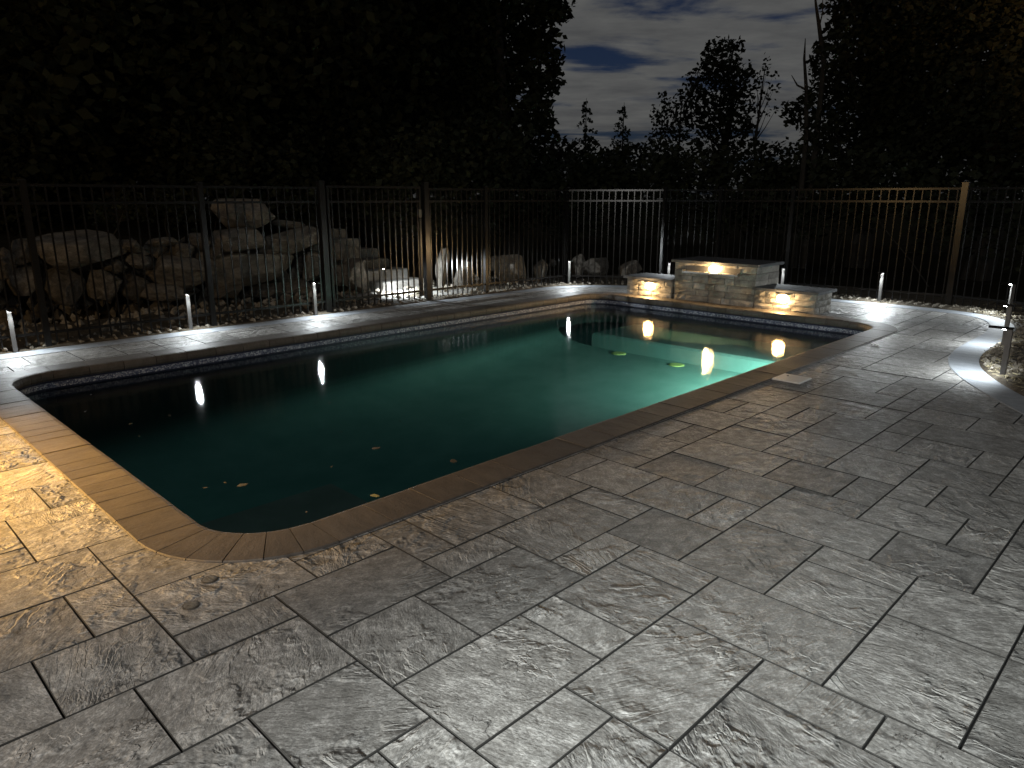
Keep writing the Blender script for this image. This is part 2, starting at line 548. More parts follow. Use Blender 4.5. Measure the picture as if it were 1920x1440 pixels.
def liner_material():
    # dark walls, toned down by slope to offset the pool lamp; plaster green floor
    m, t, b = newmat('pool_liner')
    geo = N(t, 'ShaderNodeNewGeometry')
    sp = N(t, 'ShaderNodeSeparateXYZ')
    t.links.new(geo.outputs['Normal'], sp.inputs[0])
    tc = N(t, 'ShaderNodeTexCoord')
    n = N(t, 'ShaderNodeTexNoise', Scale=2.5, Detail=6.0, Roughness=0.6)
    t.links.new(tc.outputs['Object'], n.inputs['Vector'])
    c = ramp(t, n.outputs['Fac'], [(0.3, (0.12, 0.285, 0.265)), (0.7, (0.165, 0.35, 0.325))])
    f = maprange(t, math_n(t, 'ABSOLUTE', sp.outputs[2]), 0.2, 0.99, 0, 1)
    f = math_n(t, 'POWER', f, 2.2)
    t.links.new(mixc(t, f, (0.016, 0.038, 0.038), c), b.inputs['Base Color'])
    b.inputs['Roughness'].default_value = 0.6
    b.inputs['Specular IOR Level'].default_value = 0.03
    return m


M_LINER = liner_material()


def water_material():
    m = bpy.data.materials.new('pool_water')
    m.use_nodes = True
    t = m.node_tree
    t.nodes.clear()
    tc = N(t, 'ShaderNodeTexCoord')
    n1 = N(t, 'ShaderNodeTexNoise', Scale=9.0, Detail=2.0, Roughness=0.5, Distortion=0.4)
    n2 = N(t, 'ShaderNodeTexNoise', Scale=46.0, Detail=3.0, Roughness=0.6)
    t.links.new(tc.outputs['Object'], n1.inputs['Vector'])
    t.links.new(tc.outputs['Object'], n2.inputs['Vector'])
    h = math_n(t, 'ADD', math_n(t, 'MULTIPLY', n1.outputs['Fac'], 0.0004), math_n(t, 'MULTIPLY', n2.outputs['Fac'], 0.00055))
    bp = N(t, 'ShaderNodeBump', Strength=1.0, Distance=1.0)
    t.links.new(h, bp.inputs['Height'])
    fre = N(t, 'ShaderNodeFresnel', IOR=1.33)
    t.links.new(bp.outputs[0], fre.inputs['Normal'])
    tr = N(t, 'ShaderNodeBsdfTransparent')
    tr.inputs['Color'].default_value = (0.76, 0.95, 0.93, 1)
    gl = N(t, 'ShaderNodeBsdfGlossy', Roughness=0.035)
    t.links.new(bp.outputs[0], gl.inputs['Normal'])
    mx = N(t, 'ShaderNodeMixShader')
    t.links.new(fre.outputs[0], mx.inputs['Fac'])
    t.links.new(tr.outputs[0], mx.inputs[1])
    t.links.new(gl.outputs[0], mx.inputs[2])
    o = N(t, 'ShaderNodeOutputMaterial')
    t.links.new(mx.outputs[0], o.inputs['Surface'])
    return m


M_WATER = water_material()

# ------------------------------------------------------------------ the terrace outline and the pool outline
CELL = 0.2055
GX, GY = -2.80, 1.01
PX0, PX1, PY0, PY1 = -7.76, -3.12, 1.29, 9.86       # inner edge of the coping
RIN, CW = 0.38, 0.305


def rrect(off, seg=8, x0=PX0, x1=PX1, y0=PY0, y1=PY1, r=RIN):
    """rounded rectangle, counter-clockwise, pushed outward by off"""
    out = []
    R = r + off
    for cx, cyy, a0 in ((x1 - r, y0 + r, -90), (x1 - r, y1 - r, 0), (x0 + r, y1 - r, 90), (x0 + r, y0 + r, 180)):
        for k in range(seg + 1):
            a = rad(a0 + 90 * k / seg)
            out.append((cx + R * math.cos(a), cyy + R * math.sin(a)))
    return out


OUT = [(-9.03, -3.0), (-9.03, 0.5), (-9.04, 3.0), (-9.0, 5.0), (-8.97, 7.0), (-8.94, 9.0), (-8.86, 10.1), (-8.5, 10.75), (-7.9, 11.25), (-7.1, 11.65),
       (-6.2, 11.9), (-5.3, 11.98), (-4.4, 12.0), (-3.5, 12.0), (-2.9, 11.98), (-2.55, 11.90), (-2.28, 11.72), (-2.05, 11.45), (-1.9, 11.1), (-1.8, 10.6),
       (-1.755, 10.1), (-1.75, 9.4), (-1.73, 8.8), (-1.67, 8.37), (-1.57, 8.02), (-1.39, 7.62), (-1.19, 7.28), (-0.85, 6.8), (-0.3, 6.1), (0.4, 5.4), (1.2, 4.9), (2.2, 4.6), (3.2, 4.5)]


def resample(pts, step):
    # a smooth chord-length spline through the points, cut into equal steps
    P = np.array(pts, float)
    t = np.concatenate([[0], np.cumsum(np.linalg.norm(np.diff(P, axis=0), axis=1))])
    m = np.gradient(P, t, axis=0)
    D = []
    for i in range(len(P) - 1):
        h = t[i + 1] - t[i]
        for u in np.linspace(0, 1, 40, endpoint=False):
            D.append((2 * u ** 3 - 3 * u ** 2 + 1) * P[i] + (u ** 3 - 2 * u ** 2 + u) * h * m[i] + (3 * u ** 2 - 2 * u ** 3) * P[i + 1] + (u ** 3 - u ** 2) * h * m[i + 1])
    D.append(P[-1])
    D = np.array(D)
    L = np.concatenate([[0], np.cumsum(np.linalg.norm(np.diff(D, axis=0), axis=1))])
    q = np.arange(0, L[-1], step)
    return [Vector((x, y, 0)) for x, y in zip(np.interp(q, L, D[:, 0]), np.interp(q, L, D[:, 1]))]


OUTL = resample(OUT, 0.12)
OUTN = []
for i in range(len(OUTL)):
    d = (OUTL[min(i + 2, len(OUTL) - 1)] - OUTL[max(i - 2, 0)]).normalized()
    OUTN.append(Vector((-d.y, d.x, 0)))   # to the left of travel = away from the terrace


def inside_out(x, y):
    """signed distance-ish: positive when outside the terrace outline"""
    best, bi = 1e9, 0
    for i, p in enumerate(OUTL):
        d = (p.x - x) ** 2 + (p.y - y) ** 2
        if d < best:
            best, bi = d, i
    p, n = OUTL[bi], OUTN[bi]
    return (x - p.x) * n.x + (y - p.y) * n.y


# ------------------------------------------------------------------ ground, terrace
g = MB()
for x0, x1, y0, y1 in ((-400, -8.3, -400, 900), (-2.6, 400, -400, 900), (-8.3, -2.6, -400, 0.8), (-8.3, -2.6, 10.4, 900)):
    g.poly([(x0, y0, -0.16), (x1, y0, -0.16), (x1, y1, -0.16), (x0, y1, -0.16)], [(0, 1, 2, 3)])
tag(g.build('ground', M_EARTH), 'dark bare earth stretching away beyond the fence', kind='structure')

# terrace base: the concrete seen in the joints, with the pool cut out of it
base = MB()
inner = rrect(CW - 0.06)
outer = []
n = len(inner)
base.v += [(x, y, -0.035) for x, y in inner]
ring = []
cxm, cym = (PX0 + PX1) / 2, (PY0 + PY1) / 2
for x, y in inner:
    ring.append((x + (0.9 if x > cxm else -0.9), y + (0.9 if y > cym else -0.9), -0.035))
base.v += ring
for i in range(n):
    j = (i + 1) % n
    base.f.append((i, j, n + j, n + i))
xa, xb, ya, yb = min(p[0] for p in ring), max(p[0] for p in ring), min(p[1] for p in ring), max(p[1] for p in ring)
for a, b, c, d in ((-9.2, xa, -3, 12.3), (xb, 3.2, -3, 12.3), (xa, xb, -3, ya), (xa, xb, yb, 12.3)):
    base.poly([(a, c, -0.035), (b, c, -0.035), (b, d, -0.035), (a, d, -0.035)], [(0, 1, 2, 3)])
deck = tag(base.build('pool_deck', M_GROUT), 'grey stamped concrete terrace of slate slabs round the pool', kind='structure')

# slabs traced from the photograph: x0, x1, y0, y1 in cells of about 8 inches
TR = [(1, 3, 1, 4), (3, 5, 3, 6), (3, 5, 1, 3), (5, 7, 1, 4), (5, 7, 4, 5), (5, 7, 5, 7), (5, 7, 7, 8), (4, 5, 6, 8), (6, 8, 8, 11), (4, 6, 8, 10), (7, 10, 6, 8),
      (7, 9, 3, 6), (9, 11, 5, 6), (9, 12, 3, 5), (10, 12, 6, 9), (10, 12, 9, 11), (8, 10, 8, 10), (8, 10, 10, 11), (6, 9, 11, 13), (6, 8, 13, 14), (8, 10, 13, 15),
      (10, 11, 13, 15), (9, 11, 11, 13), (8, 9, 15, 17), (9, 11, 15, 17), (8, 10, 17, 19), (9, 10, 19, 21), (7, 9, 19, 21), (6, 8, 18, 19), (6, 8, 16, 18),
      (5, 7, 14, 16), (7, 8, 14, 16), (4, 6, 16, 17), (4, 6, 17, 19), (2, 5, 14, 16), (2, 4, 16, 18), (2, 4, 12, 14), (4, 6, 12, 14), (3, 5, 10, 12), (5, 6, 10, 12),
      (1, 3, 10, 12), (0, 2, 12, 13), (0, 2, 13, 15), (0, 1, 10, 12), (0, 2, 8, 10), (0, 2, 7, 8), (0, 2, 5, 7), (2, 4, 6, 9), (2, 4, 9, 10), (2, 3, 4, 6), (3, 4, 4, 6) if False else (0, 2, 4, 5),
      (0, 1, 2, 4), (-1, 1, -1, 2), (1, 2, -1, 1), (2, 4, -2, 1), (4, 6, -1, 1), (6, 8, 0, 1), (7, 8, 1, 3), (8, 9, 1, 3), (4, 6, -4, -1), (2, 4, -4, -2), (0, 2, -3, -1),
      (0, 2, -5, -3), (-2, 0, -4, -2), (-2, 0, -2, -1), (-4, -2, -4, -1), (-6, -4, -2, 1), (-4, -3, -1, 1), (-3, -1, -1, 2), (-5, -4, -4, -2), (-7, -5, -4, -2), (-7, -6, -2, 1),
      (11, 13, 15, 17), (11, 13, 11, 14), (12, 14, 6, 9), (6, 8, -2, 0), (8, 10, -1, 1)]
IX0, IX1, JY0, JY1 = -31, 24, -14, 55
occ = {}
slabs = []


def free(a, b, c, d):
    return all((i, j) not in occ for i in range(a, b) for j in range(c, d))


def put(a, b, c, d):
    for i in range(a, b):
        for j in range(c, d):
            occ[(i, j)] = len(slabs)
    slabs.append((a, b, c, d))


for t4 in TR:
    if free(*t4):
        put(*t4)
    else:
        a, b, c, d = t4
RN = random.Random(11)
SIZES = [(2, 3), (3, 2), (2, 2), (2, 2), (2, 1), (1, 2), (3, 2), (2, 3)]
MIDX0, MIDX1, MIDY0, MIDY1 = PX0 - 0.12, PX1 + 0.12, PY0 - 0.12, PY1 + 0.12
for j in range(JY0, JY1):
    for i in range(IX0, IX1):
        if (i, j) in occ:
            continue
        ops = SIZES[:]
        RN.shuffle(ops)
        for w, h in ops + [(1, 2), (2, 1), (1, 1)]:
            if free(i, i + w, j, j + h):
                put(i, i + w, j, j + h)
                break

MIDPOLY = rrect(0.15, 5)


def clip_out(poly, a, b):
    """split convex poly by the line a->b: (right part = outside of a ccw outline, left part)"""
    L, Rr = [], []
    nx, ny = -(b[1] - a[1]), b[0] - a[0]
    m = len(poly)
    for k in range(m):
        p, q = poly[k], poly[(k + 1) % m]
        sp = (p[0] - a[0]) * nx + (p[1] - a[1]) * ny
        sq = (q[0] - a[0]) * nx + (q[1] - a[1]) * ny
        if sp >= 0:
            L.append(p)
        if sp <= 0:
            Rr.append(p)
        if (sp > 0 and sq < 0) or (sp < 0 and sq > 0):
            s = sp / (sp - sq)
            x = (p[0] + (q[0] - p[0]) * s, p[1] + (q[1] - p[1]) * s)
            L.append(x)
            Rr.append(x)
    return Rr, L


def area(p):
    return abs(sum(p[k][0] * p[(k + 1) % len(p)][1] - p[(k + 1) % len(p)][0] * p[k][1] for k in range(len(p)))) / 2 if len(p) > 2 else 0


def subtract(poly):
    pieces = []
    rest = poly
    m = len(MIDPOLY)
    for k in range(m):
        out, rest = clip_out(rest, MIDPOLY[k], MIDPOLY[(k + 1) % m])
        if area(out) > 1e-4:
            pieces.append(out)
        if area(rest) < 1e-4:
            rest = []
            break
    return pieces, (area(rest) if rest else 0)


GAP, BEV = 0.0028, 0.0026


def joint_dark(me):
    # the joint sides keep the dark release powder; the worn top and arris are bare
    me.materials.append(M_GROUT)
    for p in me.polygons:
        if abs(p.normal.z) < 0.9:
            p.material_index = 1
    return me


slab_mesh = {}
todo = []
for a, b, c, d in slabs:
    x0, x1, y0, y1 = GX + a * CELL, GX + b * CELL, GY + c * CELL, GY + d * CELL
    cx, cyy = (x0 + x1) / 2, (y0 + y1) / 2
    if inside_out(cx, cyy) > 0.12:
        continue
    dd = Vector((cx, cyy, 0)) - CAM
    Rm = cam.rotation_euler.to_matrix().transposed()
    loc = Rm @ dd
    vis = loc.z < -0.3 and abs(loc.x / -loc.z) < 0.80 and abs(loc.y / -loc.z) < 0.66
    todo.append(((not vis), (cx ** 2 + cyy ** 2), (x0 + GAP, x1 - GAP, y0 + GAP, y1 - GAP), (b - a, d - c)))
todo.sort(key=lambda r: (r[0], r[1]))
rest_mb, rest_rnd = MB(), []
count = 0
for hid, dist, (x0, x1, y0, y1), sz in todo:
    pieces, inn = subtract([(x0, y0), (x1, y0), (x1, y1), (x0, y1)])
    if not pieces:
        continue
    cx, cyy = (x0 + x1) / 2, (y0 + y1) / 2
    z = RN.uniform(-0.0012, 0.0012)
    whole = inn < 1e-4
    if count < 298 and not hid:
        if whole:
            if sz not in slab_mesh:
                w, h = (x1 - x0) / 2, (y1 - y0) / 2
                mb = MB()
                mb.bevbox(-w, w, -h, h, -0.05, 0, BEV)
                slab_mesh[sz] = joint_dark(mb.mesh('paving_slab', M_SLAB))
            me = slab_mesh[sz]
        else:
            mb = MB()
            for pc in pieces:
                k = len(pc)
                mb.poly([(p[0] - cx, p[1] - cyy, 0) for p in pc] + [(p[0] - cx, p[1] - cyy, -0.05) for p in pc],
                        [tuple(range(k))] + [(q, k + q, k + (q + 1) % k, (q + 1) % k) for q in range(k)])
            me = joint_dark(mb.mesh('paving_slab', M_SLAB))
        link('paving_slab', me, deck, (cx, cyy, z), (RN.uniform(-.003, .003), RN.uniform(-.003, .003), RN.uniform(-.003, .003)))
        count += 1
    else:
        n0 = len(rest_mb.v)
        if whole:
            rest_mb.bevbox(x0, x1, y0, y1, -0.05, z, BEV)
        else:
            for pc in pieces:
                k = len(pc)
                rest_mb.poly([(p[0], p[1], z) for p in pc] + [(p[0], p[1], -0.05) for p in pc],
                             [tuple(range(k))] + [(q, k + q, k + (q + 1) % k, (q + 1) % k) for q in range(k)])
        rest_rnd += [RN.random()] * (len(rest_mb.v) - n0)
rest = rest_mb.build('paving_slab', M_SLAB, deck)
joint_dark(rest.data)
at = rest.data.attributes.new('rnd', 'FLOAT', 'POINT')
at.data.foreach_set('value', rest_rnd)
tag(rest, kind='stuff')

# smooth border band along the terrace edge
bm_ = MB()
BW = 0.27
for i, (p, nrm) in enumerate(zip(OUTL, OUTN)):
    q = p - nrm * BW
    q2 = p - nrm * (BW - 0.006)
    bm_.v += [(p.x, p.y, -0.06), (p.x, p.y, 0.006), (q2.x, q2.y, 0.006), (q.x, q.y, 0.001), (q.x, q.y, -0.06)]
for i in range(len(OUTL) - 1):
    a, b = i * 5, (i + 1) * 5
    for k in range(4):
        bm_.f.append((a + k, b + k, b + k + 1, a + k + 1))
bm_.build('border_band', M_BORDER, deck)

# ------------------------------------------------------------------ pool
pool = thing('swimming_pool', 'long rounded swimming pool with brown coping stones and green water', 'pool', (cxm, cym, 0))
SH = Vector((-cxm, -cym, 0))


def padd(mb, name, m, smooth=False):
    o = mb.build(name, m, pool, SH, smooth)
    return o


WOFF = 0.02
zr = [(-0.085, 'a'), (-0.105, 'b'), (-0.150, 'c'), (-0.245, 'd'), (-2.0, 'e')]
wall_out = rrect(WOFF)


def wall_ring(z0, z1, off):
    mb = MB()
    w = rrect(off)
    m_ = len(w)
    mb.v += [(x, y, z0) for x, y in w] + [(x, y, z1) for x, y in w]
    for i in range(m_):
        j = (i + 1) % m_
        mb.f.append((i, m_ + i, m_ + j, j))
    return mb


def floor_z(y):
    # shallow at the far end, deep near the viewer
    return -1.12 + (max(0, min(1, (y - 3.2) / 5.0))) * 0.48


padd(wall_ring(-0.02, -0.100, WOFF), 'wall_top', M_NAVY)
tb = MB()
w_o, w_i = rrect(WOFF), rrect(WOFF - 0.008)
nn = len(w_o)
tb.v += [(x, y, -0.100) for x, y in w_o] + [(x, y, -0.100) for x, y in w_i] + [(x, y, -0.148) for x, y in w_i] + [(x, y, -0.148) for x, y in w_o]
for i in range(nn):
    j = (i + 1) % nn
    for k in range(3):
        tb.f.append((k * nn + i, (k + 1) * nn + i, (k + 1) * nn + j, k * nn + j))
padd(tb, 'waterline_tile', M_TILE)
padd(wall_ring(-0.148, -0.30, WOFF), 'liner_band', M_NAVY)
# wall and floor are one dished liner: the wall bends into the floor in a wide cove
fl = MB()
COVE = [(0.02, 0.0), (0.0, 0.22)] + [(-1.5 * q ** 2.0, 1 - 0.78 * (1 - q) ** 2.6) for q in [k / 14 for k in range(1, 15)]]
cr = []
for off, fr_ in COVE:
    # inner rings keep the corner count, shrinking towards the middle
    ring_ = []
    for x, y in rrect(0.02, 8):
        hx, hy = (PX1 - PX0) / 2 + 0.02, (PY1 - PY0) / 2 + 0.02
        kx, ky = (hx + off - 0.02) / hx, (hy + off - 0.02) / hy
        X, Y = cxm + (x - cxm) * kx, cym + (y - cym) * ky
        ring_.append((X, Y, -0.30 + (floor_z(Y) + 0.30) * fr_))
    cr.append(ring_)
nn = len(cr[0])
for ring_ in cr:
    fl.v += ring_
for k in range(len(cr) - 1):
    for i in range(nn):
        j = (i + 1) % nn
        fl.f.append((k * nn + i, k * nn + j, (k + 1) * nn + j, (k + 1) * nn + i))
b0_ = (len(cr) - 1) * nn
for i in range(nn // 2 - 1):
    fl.f.append((b0_ + i, b0_ + i + 1, b0_ + nn - 2 - i, b0_ + nn - 1 - i))
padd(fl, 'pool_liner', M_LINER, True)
b1 = MB()
b1.bevbox(-6.88, PX1, 8.70, PY1 + 0.01, -1.2, -0.42, 0.03)
padd(b1, 'bench_step', M_FLOOR)
s1 = MB()
s1.bevbox(-4.10, PX1, PY0, 2.40, -1.2, -0.27, 0.02)
padd(s1, 'corner_step', M_STEPP)
s1 = MB()
s1.bevbox(-4.50, -4.10, PY0, 2.65, -1.2, -0.58, 0.02)
padd(s1, 'corner_step', M_STEPP)
for px, py in ((1160, 660.5), (1268.5, 682)):
    for zz in (-0.66,):
        p = at_z(px, py, zz)
        for _ in range(8):
            p = at_z(px, py, floor_z(p.y) + 0.02)
    mb = MB()
    mb.tube([(0, 0, -0.02), (0, 0, 0.012), (0, 0, 0.02)], [0.11, 0.11, 0.085], 20)
    mb.build('drain_cover', M_DRAIN, pool, (p.x - cxm, p.y - cym, p.z - 0.026))

pl = MB()
pl.tube([(0, 0, 0), (0.025, 0, 0), (0.032, 0, 0)], [0.10, 0.10, 0.085], 20)
pl.build('pool_light', M_LENS, pool, (-3.125 - cxm, 7.9 - cym, -0.29)).rotation_euler = (0, 0, math.pi)
lamp('pool_lamp', 'SPOT', (-3.20, 8.0, -0.22), 540, (0.88, 1.0, 0.80), aim=(-4.0, 8.0, -1.1), size=0.06, angle=128, blend=0.8)

# coping stones: bullnosed wedges and blocks
PROF = [(0.0, -0.085), (0.0, 0.004), (0.004, 0.010), (0.265, 0.012), (0.288, 0.006), (0.300, -0.010), (0.305, -0.035), (0.302, -0.062), (0.290, -0.080), (0.27, -0.085)]


def coping_straight(L, joint=0.003):
    mb = MB()
    k = len(PROF)
    for yy in (-L / 2 + joint, L / 2 - joint):
        mb.v += [(-px_, yy, pz) for px_, pz in PROF]
    for i in range(k):
        j = (i + 1) % k
        mb.f.append((i, j, k + j, k + i))
    mb.f.append(tuple(range(k - 1, -1, -1)))
    mb.f.append(tuple(range(k, 2 * k)))
    return mb.mesh('coping_stone', M_COPING)


def coping_wedge(a0, a1):
    mb = MB()
    k = len(PROF)
    e = 0.004
    for a in (a0 + e, a0 + (a1 - a0) / 2, a1 - e):
        for px_, pz in PROF:
            r = RIN + CW - px_
            mb.v.append((r * math.cos(a), r * math.sin(a), pz))
    for s in range(2):
        for i in range(k):
            j = (i + 1) % k
            mb.f.append((s * k + i, s * k + j, (s + 1) * k + j, (s + 1) * k + i))
    mb.f.append(tuple(range(k - 1, -1, -1)))
    mb.f.append(tuple(range(2 * k, 3 * k)))
    return mb.mesh('coping_stone', M_COPING)


def run(n_, L, start, step, rz):
    me = coping_straight(L)
    for k in range(n_):
        p = Vector(start) + Vector(step) * (k + 0.5)
        link('coping_stone', me, pool, (p.x - cxm, p.y - cym, RN.uniform(-.0012, .0012)), (0, RN.uniform(-.004, .004), rz))


ly = PY1 - PY0 - 2 * RIN
lx = PX1 - PX0 - 2 * RIN
nl, ns = round(ly / 0.31), round(lx / 0.155)
run(nl, ly / nl, (PX1 + CW, PY0 + RIN, 0), (0, ly / nl, 0), 0)
run(nl, ly / nl, (PX0 - CW, PY0 + RIN, 0), (0, ly / nl, 0), math.pi)
run(ns, lx / ns, (PX0 + RIN, PY0 - CW, 0), (lx / ns, 0, 0), -math.pi / 2)
ns2 = round(lx / 0.31)
run(ns2, lx / ns2, (PX0 + RIN, PY1 + CW, 0), (lx / ns2, 0, 0), math.pi / 2)
wed = coping_wedge(0, math.pi / 12)
for cx, cyy, a0 in ((PX1 - RIN, PY0 + RIN, -90), (PX1 - RIN, PY1 - RIN, 0), (PX0 + RIN, PY1 - RIN, 90), (PX0 + RIN, PY0 + RIN, 180)):
    for k in range(6):
        link('coping_stone', wed, pool, (cx - cxm, cyy - cym, RN.uniform(-.001, .001)), (0, 0, rad(a0 + 15 * k)))

# water
ww = MB()
wo_ = rrect(WOFF - 0.001)
ww.poly([(x, y, -0.165) for x, y in wo_], [tuple(range(len(wo_)))])
tag(ww.build('water', M_WATER), 'still dark green pool water with faint ripples', kind='structure')

# things on and in the water, and on the terrace


def leaf_mesh(name, L, W, m):
    mb = MB()
    mb.poly([(-L / 2, 0, 0), (-L / 5, W / 2, 0.004), (L / 4, W / 2.6, 0.003), (L / 2, 0, 0.006), (L / 4, -W / 2.6, 0.003), (-L / 5, -W / 2, 0.004)], [(0, 5, 4, 3, 2, 1)])
    return mb.mesh(name, m)


LM = leaf_mesh('floating_leaf', 0.045, 0.022, M_LEAFL)
small = [(262, 704), (116, 733), (171, 740), (160, 772), (318, 779), (245, 795), (261, 818), (422, 905), (385, 915), (545, 700), (592, 755), (618, 756), (750, 790), (622, 875), (350, 700), (640, 810), (575, 960)]
for px, py in small:
    p = at_z(px, py, -0.162)
    o = link('floating_leaf', LM, None, p, (0, 0, RN.uniform(0, 6)), (RN.uniform(.4, .8),) * 3)
    tag(o, 'tiny pale leaf floating on the dark near half of the pool', 'leaf', 'tiny leaves floating on the dark water')
p = at_z(703, 930, -0.155)
tag(link('floating_leaf', leaf_mesh('floating_leaf', 0.075, 0.04, M_LEAFY), None, p, (0, 0, 0.3)), 'yellow leaf floating beside the near long coping', 'leaf')
for (px, py), lab in zip(((705, 841), (850, 865), (455, 910)),
                         ('pale leaf cluster floating left of mid pool in the dark water', 'pale leaf cluster floating nearest the right long coping', 'brown leaf floating in the shadowed near corner of the pool')):
    p = at_z(px, py, -0.160)
    tag(link('floating_leaf', leaf_mesh('floating_leaf', 0.07, 0.05, M_LEAFL), None, p, (0, 0, RN.uniform(0, 3))), lab, 'leaf')

lid = MB()
lid.bevbox(-0.128, 0.128, -0.13, 0.13, -0.02, 0.014, 0.006)
lido = lid.build('skimmer_lid', M_LID, None, (-2.685, 6.32, 0))
tag(lido, 'square ivory plastic skimmer lid set in the paving beside the coping', 'lid')
kn = MB()
kn.tube([(0, 0, 0.0142), (0, 0, 0.0165)], [0.012, 0.010], 12)
kn.build('finger_hole', M_BLACK, lido, (-0.06, 0.05, 0))
cap_me = None
for k, (x, y, lab) in enumerate(((-2.91, 1.08, 'round bronze deck anchor cap nearer the coping corner'), (-2.76, 0.94, 'round bronze deck anchor cap farther from the coping corner'))):
    t_ = thing('anchor_cap', lab, 'cap', (x, y, 0), 0.6 * k, 'round caps in the paving by the pool corner')
    mb = MB()
    mb.tube([(0, 0, -0.01), (0, 0, 0.004), (0, 0, 0.005)], [0.034, 0.034, 0.030], 24)
    mb.build('cap_ring', M_BRASS, t_)
    mb = MB()
    mb.tube([(0, 0, 0.0), (0, 0, 0.0062), (0, 0, 0.007)], [0.026, 0.026, 0.020], 20)
    mb.box(-0.017, 0.017, -0.003, 0.003, 0.0, 0.0085)
    mb.build('cap_plug', M_PLUG, t_)
mb = MB()
for k in range(3):
    a, r = RN.uniform(0, 6), 0.022
    mb.tube([(0.03 * k - 0.03, 0.012 * (k % 2), 0.002), (0.03 * k - 0.025, 0.012 * (k % 2) + 0.005, 0.014), (0.03 * k - 0.02, 0.012 * (k % 2), 0.02)], [0.014, 0.018, 0.006], 5)
tag(mb.build('paper_scrap', M_PAPER, None, (-2.70, 8.46, 0)), 'crumpled white scraps of paper lying on the paving', 'litter')

# ------------------------------------------------------------------ beds of soil, straw, rubble
rings = [0.0, 0.03, 0.09, 0.18, 0.30, 0.45, 0.65, 0.9, 1.2, 1.6]
bed = MB()
RB = random.Random(5)


def bumpy(x, y):
    return (math.sin(x * 9.1 + y * 4.3) + math.sin(x * 3.7 - y * 7.9 + 1.3) + math.sin(x * 17.3 + y * 13.1)) / 3


for i, (p, nrm) in enumerate(zip(OUTL, OUTN)):
    for k, d in enumerate(rings):
        q = p + nrm * d
        z = 0.0 if k == 0 else 0.012 + 0.018 * min(k, 3) / 3 + (0.012 + 0.012 * min(k, 4) / 4) * bumpy(q.x, q.y) + RB.uniform(-.006, .006)
        bed.v.append((q.x, q.y, z))
nr = len(rings)
for i in range(len(OUTL) - 1):
    for k in range(nr - 1):
        bed.f.append((i * nr + k, i * nr + k + 1, (i + 1) * nr + k + 1, (i + 1) * nr + k))
tag(bed.build('planting_bed', M_SOIL, smooth=True), 'bare brown soil bed along the terrace edge and fence foot', kind='structure')


def scatter_stones(name, pts, rmin, rmax, m, label, seed):
    rr = random.Random(seed)
    mb = MB()
    for x, y, z in pts:
        r = rr.uniform(rmin, rmax)
        ax = [Vector((1, 0, 0)), Vector((-1, 0, 0)), Vector((0, 1, 0)), Vector((0, -1, 0)), Vector((0, 0, 1)), Vector((0, 0, -1))]
        R = Matrix.Rotation(rr.uniform(0, 6), 3, 'Z') @ Matrix.Rotation(rr.uniform(0, 6), 3, 'X')
        pts_ = [(R @ (a * rr.uniform(.6, 1.3))) * r + Vector((x, y, z)) for a in ax]
        mb.poly(pts_, [(0, 2, 4), (2, 1, 4), (1, 3, 4), (3, 0, 4), (2, 0, 5), (1, 2, 5), (3, 1, 5), (0, 3, 5)])
    return tag(mb.build(name, m), label, kind='stuff')


pts = []
for _ in range(2300):
    i = RB.randrange(20, len(OUTL) - 50)
    d = 0.03 + abs(RB.gauss(0, 0.22))
    q = OUTL[i] + OUTN[i] * d
    pts.append((q.x, q.y, 0.022 + RB.uniform(-.004, .02)))
scatter_stones('rubble', pts, 0.008, 0.032, M_GRAVEL, 'small pale rubble and dry leaf bits along the terrace edge', 3)
pts = []
for _ in range(420):
    x, y = RB.uniform(-11.1, -9.5), RB.uniform(0.6, 10.5)
    pts.append((x, y, -0.1 + (0.13 if x > -10.4 else 0.1) + RB.uniform(0, .04)))
scatter_stones('field_stones', pts, 0.02, 0.07, M_GRAVEL, 'loose field stones lying between fence and boulder wall', 4)

# straw mulch on the bed at the right
ns_ = 15000
rg = np.random.default_rng(8)
V = []
F = []
idx = 0
k = 0
while k < ns_:
    i = int(rg.integers(100, len(OUTL)))
    d = float(rg.uniform(0.01, 1.5))
    q = OUTL[i] + OUTN[i] * d
    if q.y < 3.5 or q.x < -2.6:
        k += 1
        continue
    a = float(rg.uniform(0, 6.28))
    L, W = float(rg.uniform(0.02, 0.07)), float(rg.uniform(0.0012, 0.0035))
    z = 0.03 + 0.02 * bumpy(q.x, q.y) + float(rg.uniform(0, 0.016))
    dx, dy = math.cos(a) * L / 2, math.sin(a) * L / 2
    sx, sy = -math.sin(a) * W, math.cos(a) * W
    t1, t2 = float(rg.uniform(-.012, .012)), float(rg.uniform(-.012, .012))
    V += [(q.x - dx - sx, q.y - dy - sy, z + t1), (q.x + dx - sx, q.y + dy - sy, z + t2), (q.x + dx + sx, q.y + dy + sy, z + t2 + .002), (q.x - dx + sx, q.y - dy + sy, z + t1 + .002)]
    F.append((idx, idx + 1, idx + 2, idx + 3))
    idx += 4
    k += 1
mb = MB()
mb.v, mb.f = V, F
tag(mb.build('straw_mulch', M_STRAW), 'dry straw mulch scattered over the curved bed at the right', kind='stuff')

# ------------------------------------------------------------------ bollard lights
BH = 0.475
mb = MB()
mb.box(-0.021, 0.021, -0.021, 0.021, -0.06, BH - 0.018)
BOL_POST = mb.mesh('post', M_BOLLARD)
mb = MB()
mb.bevbox(-0.024, 0.165, -0.026, 0.026, BH - 0.018, BH, 0.003)
BOL_CAP = mb.mesh('cap_arm', M_FENCE)
mb = MB()
mb.box(0.030, 0.060, -0.014, 0.014, BH - 0.0225, BH - 0.0182)
BOL_LENS = mb.mesh('led_lens', M_LENS)


